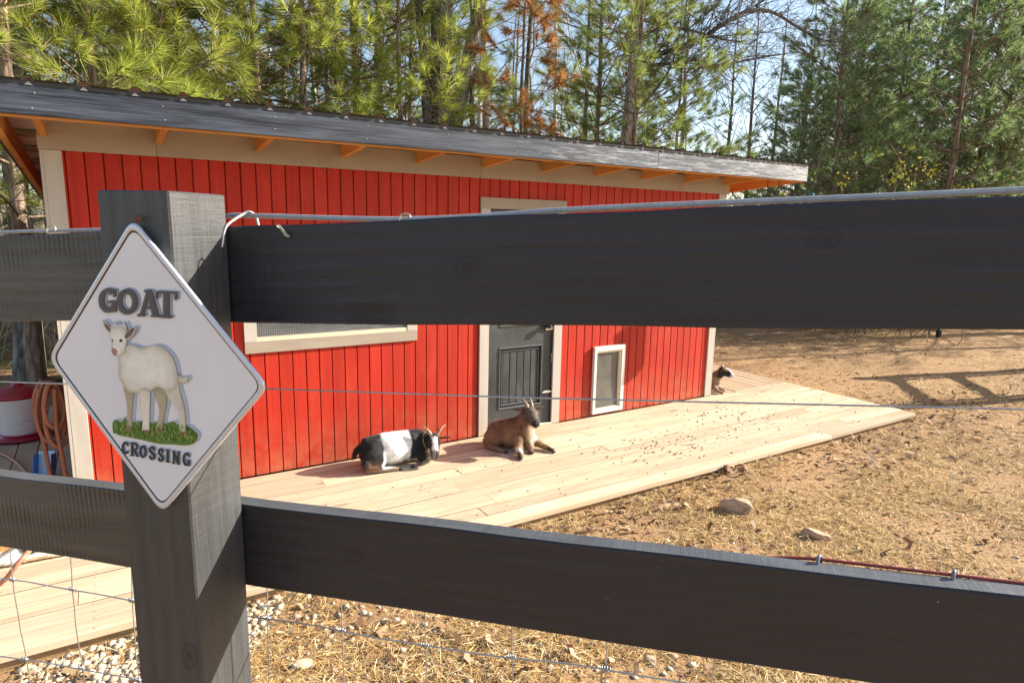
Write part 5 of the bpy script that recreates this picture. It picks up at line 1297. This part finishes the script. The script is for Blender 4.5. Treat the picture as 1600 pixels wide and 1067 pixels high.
def bare_mesh(seed, h, r0, fork=.35, nb=9, depth=3, gnarl=.16, kink=.2):
    g = np.random.default_rng(seed); tr, br = TB(), TB()
    zz = np.linspace(-.3, h, 18); wx = kink * np.cumsum(g.normal(0, .14, 18)); wy = kink * np.cumsum(g.normal(0, .14, 18)); wx -= wx[1]; wy -= wy[1]
    P = np.stack([wx, wy, zz], 1); rs = r0 * (1 - .88 * np.clip(zz / h, 0, 1)) + .004; rs[0] *= 1.5; rs[1] *= 1.15; tr.tube(P, rs, 9)
    def grow(o, d, l, r, k):
        n = 6; pts = [o]; d = d / np.linalg.norm(d)
        for i in range(n):
            d = d + g.normal(0, gnarl, 3) + np.array([0, 0, .05]); d /= np.linalg.norm(d); pts.append(pts[-1] + d * l / n)
        pts = np.array(pts); br.tube(pts, np.linspace(r, r * .35, n + 1), 5 if k == depth else 3)
        if k <= 0: return
        for q in range(g.integers(2, 5)):
            i = g.integers(2, n + 1); ax = pts[i] - pts[i - 1]; ax /= np.linalg.norm(ax); e = np.cross(ax, g.normal(0, 1, 3)); e /= np.linalg.norm(e) + 1e-9
            grow(pts[i], ax * .75 + e * g.uniform(.5, 1), l * g.uniform(.4, .68), r * .5, k - 1)
    for i in range(nb):
        f = fork + (1 - fork) * (i + g.random()) / nb; z = f * h; a = g.uniform(0, 6.28); o = np.array([np.interp(z, zz, wx), np.interp(z, zz, wy), z])
        grow(o, np.array([np.cos(a), np.sin(a), g.uniform(.5, 1.3)]), h * .32 * (1.15 - f) + .4, r0 * .30 * (1.1 - f) + .004, depth - (1 if f > .75 else 0))
    return tr.mesh('trunk'), br.mesh('branches')
BRIGHT = [(.43, .47, .07), (.50, .50, .10), (.35, .42, .065), (.54, .50, .15), (.27, .35, .055)]
MID = [(.25, .32, .07), (.31, .36, .085), (.19, .27, .065), (.37, .38, .13)]
DARK = [(.21, .31, .12), (.27, .36, .13), (.16, .25, .12), (.33, .39, .14), (.38, .42, .19)]
RUST = [(.60, .24, .08), (.70, .32, .11), (.48, .17, .06), (.66, .40, .20)]
def plant_pine(name, meshes, bk_, label, p, rz, s_=1.0, group=None, cat='pine tree', tilt2=(0, 0)):
    t = thing(name, label, cat, (p.x, p.y, gz(p.x, p.y) if abs(p.x) + abs(p.y) < 900 else 0), 0, group, rot=(tilt2[0], tilt2[1], rz)); t.scale = (s_, s_, s_)
    a = obj('trunk', meshes[0], None, t); b_ = obj('limbs', meshes[1], None, t); c = obj('crown', meshes[2], None, t); tag(c, kind=None); return t
def setmat(ms, mats):
    for a, b_ in zip(ms, mats): a.materials.append(b_)
    return ms
BP, BG, BD, BL = m['bark_pine'], m['bark_grey'], m['bark_dark'], m['bark_pale']
NM = m['needle']
near = [setmat(pine_mesh(100 + i, h, r0, z0, Lm, wh, 6, 66, (.30, .26, .26)[i], .0066, BRIGHT, side=6, up=.3, droop=.10), (BP, BP, NM)) for i, (h, r0, z0, Lm, wh) in enumerate(((8.0, .085, 2.0, 1.9, 15), (8.6, .065, 3.1, 1.9, 14), (9.5, .085, 3.4, 2.1, 15)))]
midp = [setmat(pine_mesh(120 + i, h, .065, z0, Lm, wh, 6, 75, .23, .007, MID, side=6, up=.3), (BP, BP, NM)) for i, (h, z0, Lm, wh) in enumerate(((10.0, 1.5, 2.3, 17), (11.0, 2.5, 2.2, 16)))]
farp = [setmat(pine_mesh(140 + i, h, .09, z0, Lm, wh, 7, 56, .23, .0095, DARK, side=7, up=.25), (BP, BP, NM)) for i, (h, z0, Lm, wh) in enumerate(((8.4, .7, 2.4, 16), (9.6, 1.2, 2.6, 17), (9.0, 1.6, 2.4, 15)))]
thin = setmat(pine_mesh(160, 9.5, .10, 1.2, 2.2, 14, 5, 24, .18, .006, [(.035, .075, .05), (.05, .09, .055)], side=3, up=.5), (BP, BP, NM))
dead = setmat(pine_mesh(170, 6.6, .055, 2.2, 1.0, 11, 4, 90, .22, .0065, RUST, side=4, droop=.5, up=.2), (BP, BP, NM))
# the pines just behind the house
for (px, Y, k, rz, s_, lab) in (
    (25, 7.0, 0, .4, 1.0, 'bright young pine at the far left, its long needles spilling over the roof end'),
    (150, 8.0, 0, 2.1, .98, 'bright young pine behind the left part of the roof, second from the left'),
    (300, 9.6, 2, 3.7, 1.0, 'tall pine with a paired trunk rising behind the left third of the roof'),
    (410, 9.7, 1, 5.0, 1.0, 'slim red barked pine behind the roof, left of its twin'),
    (475, 9.9, 1, 1.2, 1.03, 'slim red barked pine behind the roof, right of its twin'),
    (230, 9.4, 1, 2.8, 1.06, 'feathery pine between the second pine and the paired trunk'),
    (560, 11.6, 2, .9, 1.05, 'bright pine whose boughs cross in front of the pale trunk'),
    (355, 11.2, 2, 4.6, 1.0, 'bright pine set back between the paired trunk and the slim twin pines'),
    (75, 10.5, 2, 1.6, 1.0, 'bright pine set back between the two leftmost young pines'),
    (632, 10.6, 1, 3.3, .97, 'bright pine with boughs in front of the thick dark trunk')):
    plant_pine('pine_tree', near[k], BP, lab, at(px, Y), rz, s_, 'bright pines behind the house')
for (px, Y, k, rz, s_, lab) in (
    (985, 11.8, 0, .3, .95, 'mid green pine behind the roof under the big bare bough'),
    (930, 13.2, 1, 2.0, 1.0, 'mid green pine behind the rust coloured dead pine'),
    (1055, 13.6, 0, 4.0, .72, 'short mid green pine at the right end of the roof'),
    (-90, 9.2, 0, 2.2, 1.0, 'mid green pine beyond the left edge of the roof'),
    (640, 13.5, 1, 1.1, 1.0, 'mid green pine left of the thick dark trunk')):
    plant_pine('pine_tree', midp[k], BP, lab, at(px, Y), rz, s_, 'mid green pines behind the house')
plant_pine('dead_pine', dead, BP, 'dead pine with rust orange needles behind the middle of the roof', at(805, 11.0), .5, 1.0, None, 'dead tree')
for (px, Y, k, rz, s_, lab) in (
    (1300, 16.0, 0, .2, 1.0, 'dark pine right of the roof end, the nearest of the dense stand'),
    (1245, 19.5, 1, 1.4, .74, 'dark pine standing just right of the roof end'),
    (1390, 18.0, 1, 2.5, .97, 'dark pine in the middle of the right hand stand'),
    (1480, 14.8, 2, 3.1, 1.05, 'dark pine with a stout bare lower trunk at the right'),
    (1560, 17.5, 0, 4.4, 1.1, 'dark bushy pine near the right edge'),
    (1650, 17.5, 1, 5.2, 1.0, 'dark pine cut by the right edge of the view'),
    (1530, 21.0, 1, .7, 1.1, 'tall dark pine behind the stout trunked one'),
    (1345, 23.0, 2, 2.2, 1.15, 'tall dark pine at the back of the right hand stand'),
    (1435, 24.5, 0, 3.6, 1.3, 'widest dark pine at the back right'),
    (1620, 23.0, 1, 2.0, 1.15, 'dark pine far back at the right edge')):
    plant_pine('pine_tree', farp[k], BP, lab, at(px, Y), rz, s_, 'dark pines right of the house')
for (px, Y, rz, s_, lab) in ((1135, 19.0, .3, .86, 'thin bluish pine against the sky gap, the left one'), (1165, 21.0, 2.6, .93, 'thin bluish pine against the sky gap, the right one'), (1200, 27.0, 4.2, 1.1, 'thin bluish pine standing behind the pair in the sky gap')):
    plant_pine('pine_tree', thin, BP, lab, at(px, Y), rz, s_, 'thin pines in the sky gap')
for i_, (x, y, rz) in enumerate(((13.0, 14.0, .5), (17.5, 15.2, 2.0), (20.5, 17.0, 3.3), (15.2, 15.9, 4.3), (15.0, 13.25, 1.1))):
    plant_pine('pine_tree', thin, BP, ('nearest', 'second', 'farthest', 'third', 'frontmost')[i_] + ' thin pine out of view on the right whose shade dapples the yard', Vector((x, y, 0)), rz, .8 if y < 13.5 else 1.0, 'pines shading the yard')
# bare hardwoods
bare = [setmat(bare_mesh(200 + i, h, r0, fk, nb, 3), (bk_, BG)) for i, (h, r0, fk, nb, bk_) in enumerate(((11, .09, .3, 11, BG), (12, .11, .35, 10, BL), (9, .06, .2, 11, BG), (13, .10, .45, 9, BD)))]
def plant_bare(k, label, p, rz, s_=1.0, group=None, name='bare_tree', tl=(0, 0)):
    t = thing(name, label, 'bare tree', (p.x, p.y, gz(p.x, p.y)), 0, group, rot=(tl[0], tl[1], rz)); t.scale = (s_, s_, s_)
    obj('trunk', bare[k][0], None, t); obj('branches', bare[k][1], None, t); return t
plant_bare(1, 'pale smooth barked tree rising behind the middle of the roof', at(590, 12.4), .3, 1.15, None, tl=(R(1), R(1)))
plant_bare(1, 'slender pale tree leaning right of the thick dark trunk', at(762, 12.6), 2.4, .85, None, tl=(0, R(2)))
plant_bare(3, 'narrow dark bare tree close beside the thick dark trunk', at(737, 12.0), 1.4, .7, None)
plant_bare(3, 'grey leaning trunk seen under the left end of the roof', Vector((-6.0, 7.8, 0)), 4.1, 1.30, None, tl=(0, R(-3)))
plant_bare(0, 'grey bare tree between the slim pines', at(512, 11.2), 5.1, .75, None, tl=(0, R(3)))
plant_bare(0, 'dark bare tree behind the second pine', at(182, 12.0), 3.1, .8, None)
# thick dark trunk that splits
def big_tree():
    p = at(688, 11.3); b0 = Vector((p.x, p.y, gz(p.x, p.y))); t = thing('thick_tree', 'thick dark rough barked trunk splitting in two above the roof', 'tree', b0)
    tb = TB(); g = np.random.default_rng(5)
    def limb(pts, rs, k=12):
        pts = np.array(smooth_pts(pts, 5)); rs = np.interp(np.linspace(0, 1, len(pts)), np.linspace(0, 1, len(rs)), rs); pts = pts + g.normal(0, .008, pts.shape); tb.tube(pts, rs * (1 + g.normal(0, .04, len(rs))), k)
    limb([(0, 0, -.2), (0, 0, .3), (.0, 0, 1.5), (.03, 0, 3.0), (.02, 0, 4.0), (.0, .05, 5.6), (-.1, .1, 8), (-.3, .2, 11)], [.36, .31, .26, .22, .19, .16, .13, .08])
    limb([(.05, 0, 2.6), (.16, -.02, 3.2), (.30, -.03, 3.9), (.50, 0, 4.8), (.8, .1, 6.5), (1.2, .2, 9)], [.17, .16, .14, .12, .1, .05])
    limb([(-.02, 0, 2.4), (-.18, -.05, 3.3), (-.25, -.05, 4.4), (-.4, 0, 6.0)], [.10, .09, .08, .05], 8)
    obj('trunk', setmat([tb.mesh('trunk')], [BD])[0], None, t)
    o = obj('branches', bare[0][1], None, t); o.location = (0, 0, 2.2)
big_tree()
def bough_tree():
    Y = 12.6; p = at(975, Y); t = thing('bough_tree', 'bare hardwood arching a long bough across the gap of sky', 'bare tree', (p.x, p.y, gz(p.x, p.y)))
    o0 = Vector(t.location); g = np.random.default_rng(9); tr, br = TB(), TB()
    tr.tube(np.array([(0, 0, -.3), (.02, 0, 1.5), (.0, .03, 3.2), (.08, 0, 5.0), (.1, .1, 7.0), (.3, .2, 10)]), [.2, .16, .14, .12, .09, .03], 10)
    def twig(o, d, l, r, k):
        pts = [o]; d = d / np.linalg.norm(d); n = 6
        for i in range(n): d = d + g.normal(0, .17, 3) + [0, 0, .02]; d /= np.linalg.norm(d); pts.append(pts[-1] + d * l / n)
        pts = np.array(pts); br.tube(pts, np.linspace(r, r * .35, n + 1), 4)
        if k > 0:
            for q in range(g.integers(3, 6)):
                i = g.integers(1, n + 1); ax = pts[i] - pts[i - 1]; e = g.normal(0, 1, 3); e /= np.linalg.norm(e); twig(pts[i], ax / np.linalg.norm(ax) * .8 + e * .75, l * g.uniform(.4, .7), r * .5, k - 1)
    for pl, r0, r1 in (([(982, 150), (1004, 96), (1040, 82), (1092, 64), (1118, 46), (1136, 34), (1172, 17), (1208, 20), (1248, 44), (1282, 62), (1310, 66)], .062, .016),
                       ([(975, 118), (1010, 104), (1045, 100), (1088, 94), (1118, 104), (1150, 98), (1190, 90), (1230, 84)], .045, .012),
                       ([(978, 60), (1000, 32), (1030, 40), (1080, 48), (1130, 62), (1165, 66)], .04, .012),
                       ([(980, 30), (1020, 0), (1080, -30), (1150, -50)], .05, .02), ([(980, 190), (1040, 120), (1060, 60), (1068, -10)], .03, .012), ([(1180, 10), (1230, -20), (1300, -40)], .02, .012)):
        pts = np.array([np.array(at3(a, b_, Y + .35 * math.sin(i))) - np.array(o0) for i, (a, b_) in enumerate(pl)]); pts = np.array(smooth_pts(pts, 4)); rs = np.linspace(r0, r1, len(pts)); br.tube(pts, rs, 7)
        for i in range(3, len(pts), 1):
            for _ in range(2):
                ax = pts[i] - pts[i - 1]; ax /= np.linalg.norm(ax); e = g.normal(0, 1, 3); e[1] *= .8; e /= np.linalg.norm(e); twig(pts[i], ax * .7 + e * .9 + [0, 0, .1], g.uniform(.5, 2.0), rs[i] * .25, 1)
    obj('trunk', setmat([tr.mesh('trunk')], [BG])[0], None, t); obj('branches', setmat([br.mesh('branches')], [BD])[0], None, t)
bough_tree()
# the wood behind
gw = np.random.default_rng(77); placed = []; deep = []
def free(x, y, d):
    if any((x - a) ** 2 + (y - b_) ** 2 < d * d for a, b_ in placed): return False
    placed.append((x, y)); return True
n = 0
while n < 74:
    px = gw.uniform(-260, 1900); Y = 14 + 26 * gw.random() ** 1.1
    if 1040 < px < 1240 and gw.random() < .75: continue
    if px > 1000 and (Y < 23 or px > 1640): continue
    p = at(px, Y)
    if -p.x * math.sin(SUN_AZ) + p.y * math.cos(SUN_AZ) < 9.5 or not free(p.x, p.y, 1.1): continue
    k = int(gw.integers(0, 4)); n += 1
    t = plant_bare(k, 'x', p, gw.uniform(0, 6.28), gw.uniform(.75, 1.25), 'bare trees deep in the wood', tl=(gw.normal(0, .03), gw.normal(0, .03)))
    deep.append((px, Y, ('grey bare tree', 'pale barked bare tree', 'thin grey bare tree', 'dark bare tree')[k], t))
n = 0
while n < 32:
    px = gw.uniform(-300, 1950); Y = 17 + 26 * gw.random()
    if 1000 < px < 1290 or px > 1660: continue
    p = at(px, Y)
    if not free(p.x, p.y, 1.6): continue
    n += 1; left = px < 1000
    ms = midp[int(gw.integers(0, 2))] if left else farp[int(gw.integers(0, 3))]
    t = plant_pine('pine_tree', ms, BP, 'x', p, gw.uniform(0, 6.28), gw.uniform(.8, 1.2), 'pines deep in the wood, left' if left else 'pines deep in the wood, right')
    deep.append((px, Y, 'green pine' if left else 'dark pine', t))
def place_words(px):
    for lim, wd in ((0, 'beyond the left edge'), (110, 'above the left roof end'), (230, 'above the sign and post'), (370, 'behind the paired trunk'), (520, 'behind the slim twin pines'), (640, 'behind the pale smooth trunk'), (740, 'behind the thick dark trunk'), (860, 'behind the dead pine'), (1000, 'left of the bare bough'), (1140, 'under the bare bough'), (1260, 'past the right roof end'), (1400, 'behind the yellow shrubs'), (1520, 'behind the stout trunked pine'), (1605, 'at the right edge')):
        if px < lim: return wd
    return 'beyond the right edge'
def order_labels(lst, tail):
    ORD = ('nearest', 'second nearest', 'third nearest', 'fourth nearest', 'fifth nearest', 'sixth nearest', 'seventh nearest', 'eighth nearest', 'ninth nearest', 'tenth nearest', 'eleventh nearest', 'twelfth nearest')
    bins = {}
    for px, Y, look, t in lst: bins.setdefault((look, place_words(px)), []).append((Y, t))
    for (look, wd), l in bins.items():
        l.sort(key=lambda q: q[0])
        for i, (Y, t) in enumerate(l): t['label'] = (f'only {look} {tail} {wd}' if len(l) == 1 else f'{ORD[min(i, 11)]} {look} {tail} {wd}')
order_labels(deep, 'in the wood')
# brush
def brush_mesh(seed, n, h, cols, leaf=None, nl=0):
    g = np.random.default_rng(seed); tb = TB(); lf = TB()
    for i in range(n):
        o = np.array([g.normal(0, .35), g.normal(0, .35), -.05]); d = np.array([g.normal(0, .45), g.normal(0, .45), 1.0]); l = h * g.uniform(.5, 1.1); c = np.array(cols[g.integers(0, len(cols))])
        pts = [o]; q = 7
        for j in range(q): d = d + g.normal(0, .13, 3); d /= np.linalg.norm(d); pts.append(pts[-1] + d * l / q)
        pts = np.array(pts); tb.tube(pts, np.linspace(.007, .002, q + 1), 3, c)
        for _ in range(5):
            j = g.integers(2, q + 1); e = pts[j] - pts[j - 1] + g.normal(0, .12, 3) * h * .3; e /= np.linalg.norm(e); s_ = l * g.uniform(.15, .4)
            tw = np.stack([pts[j], pts[j] + e * s_ * .5 + g.normal(0, .02, 3), pts[j] + e * s_ + g.normal(0, .04, 3)]); tb.tube(tw, [.003, .0025, .0012], 3, c)
            for _ in range(nl):
                b_ = tw[1] + (tw[2] - tw[1]) * g.uniform(-.5, 1) + g.normal(0, .03, 3); a = g.normal(0, 1, 3); a /= np.linalg.norm(a); r_ = np.cross(a, g.normal(0, 1, 3)); r_ /= np.linalg.norm(r_); s2 = g.uniform(.03, .06)
                lf.add(np.array([b_, b_ + a * s2 * .5 + r_ * s2 * .35, b_ + a * s2, b_ + a * s2 * .5 - r_ * s2 * .35]), np.array([[0, 1, 2, 3]]), np.array(leaf[g.integers(0, len(leaf))]) * g.uniform(.7, 1.2))
    return tb.mesh('stems'), (lf.mesh('leaves', False) if nl else None)
TWC = [(.40, .32, .23), (.52, .43, .31), (.26, .19, .13), (.58, .49, .36)]
br0 = brush_mesh(1, 60, 2.4, TWC); br1 = brush_mesh(2, 45, 1.7, TWC, [(.30, .20, .10), (.22, .12, .06), (.36, .25, .12)], 1); br2 = brush_mesh(3, 34, 1.9, [(.2, .16, .1)], [(.62, .58, .05), (.50, .52, .07), (.70, .62, .10), (.36, .40, .07)], 10)
br3 = brush_mesh(4, 40, 1.5, [(.16, .13, .09)], [(.09, .13, .03), (.13, .17, .04), (.2, .17, .06)], 4)
for b_ in (br0, br1, br2, br3):
    b_[0].materials.append(m['twig'])
    if b_[1]: b_[1].materials.append(m['leaf'])
def shrub(b_, name, label, p, rz, s_, group=None):
    t = thing(name, label, 'shrub', (p.x, p.y, gz(p.x, p.y)), rz, group); t.scale = (s_, s_, s_); obj('stems', b_[0], None, t)
    if b_[1]: obj('leaves', b_[1], None, t)
    return t
for i, (px, Y, s_) in enumerate(((1365, 12.9, 1.50), (1428, 13.3, 1.56), (1318, 13.6, 1.52))):
    shrub(br2, 'yellow_shrub', ('shrub with yellow green leaves behind the fence, the middle of three', 'yellow green leaved shrub behind the fence, rightmost of three', 'yellow green leaved shrub behind the fence, leftmost of three')[i], at(px, Y), i * 2.0, s_, 'yellow leaved shrubs')
n = 0; brl = []
while n < 62:
    px = gw.uniform(-280, 1900); Y = 10.5 + 14 * gw.random() ** 1.2 + (4.5 if px > 850 else 0); p = at(px, Y)
    if on_deck(p.x, p.y, .4) or (p.y < 10.8 and p.x > -4.5) or not free(p.x, p.y, .7): continue
    n += 1; b_ = (br0, br1, br3, br1)[n % 4]
    brl.append((px, Y, ('bare stemmed brush', 'brown leaved brush', 'green leaved brush', 'brown leaved brush')[n % 4], shrub(b_, 'brush', ('tangle of bare stems at the edge of the wood', 'brush with dry brown leaves at the edge of the wood', 'low green leaved brush at the edge of the wood', 'brush with dry brown leaves at the edge of the wood')[n % 4], p, gw.uniform(0, 6.28), gw.uniform(.8, 1.5) * (1.35 if px > 1000 else 1), ('bare brush', 'brown leaved brush', 'green brush', 'brown leaved brush')[n % 4])))
order_labels(brl, 'at the edge of the wood')
lbl = []
for i, (x, y, k, s_) in enumerate(((-7.2, 8.6, 1, 1.1), (-6.6, 9.6, 0, 1.0), (-8.3, 9.8, 0, 1.2), (-7.5, 11.4, 1, 1.3), (-5.9, 9.0, 1, .7), (-9.4, 11.0, 0, 1.3), (-6.9, 12.4, 0, 1.1))):
    lbl.append((-1, y, 'bare stemmed brush' if k == 0 else 'brown leaved brush', shrub((br0, br1)[k], 'brush', 'x', Vector((x, y, 0)), i, s_, 'bare brush left of the deck' if k == 0 else 'brown brush left of the deck')))
order_labels(lbl, 'past the left deck end')
# wire fence beyond the left end of the deck
bwf = thing('wire_fence', 'dark wire fence on thin posts beyond the left end of the house', 'wire fence', (-9.5, 8.9, gz(-9.5, 8.9)), R(16))
for k in range(4): MB().tube([(k * 1.8, 0, -.1), (k * 1.8, 0, 1.95)], .022, 7).build('fence_post', m['dark_in'], bwf)
for z in (.1, .3, .5, .75, 1.0, 1.25, 1.5, 1.75, 1.9):
    MB().tube([(x, 0.025, z - .01 * math.sin(x * 2)) for x in np.linspace(-.1, 5.5, 12)], .003, 4).build('line_wire', m['dark_in'], bwf)
MB().add([v for k in range(36) for v in ((.15 * k, .028, .1), (.15 * k + .004, .028, .1), (.15 * k + .004, .028, 1.9), (.15 * k, .028, 1.9))], [(4 * k, 4 * k + 1, 4 * k + 2, 4 * k + 3) for k in range(36)]).build('stay_wires', m['dark_in'], bwf)
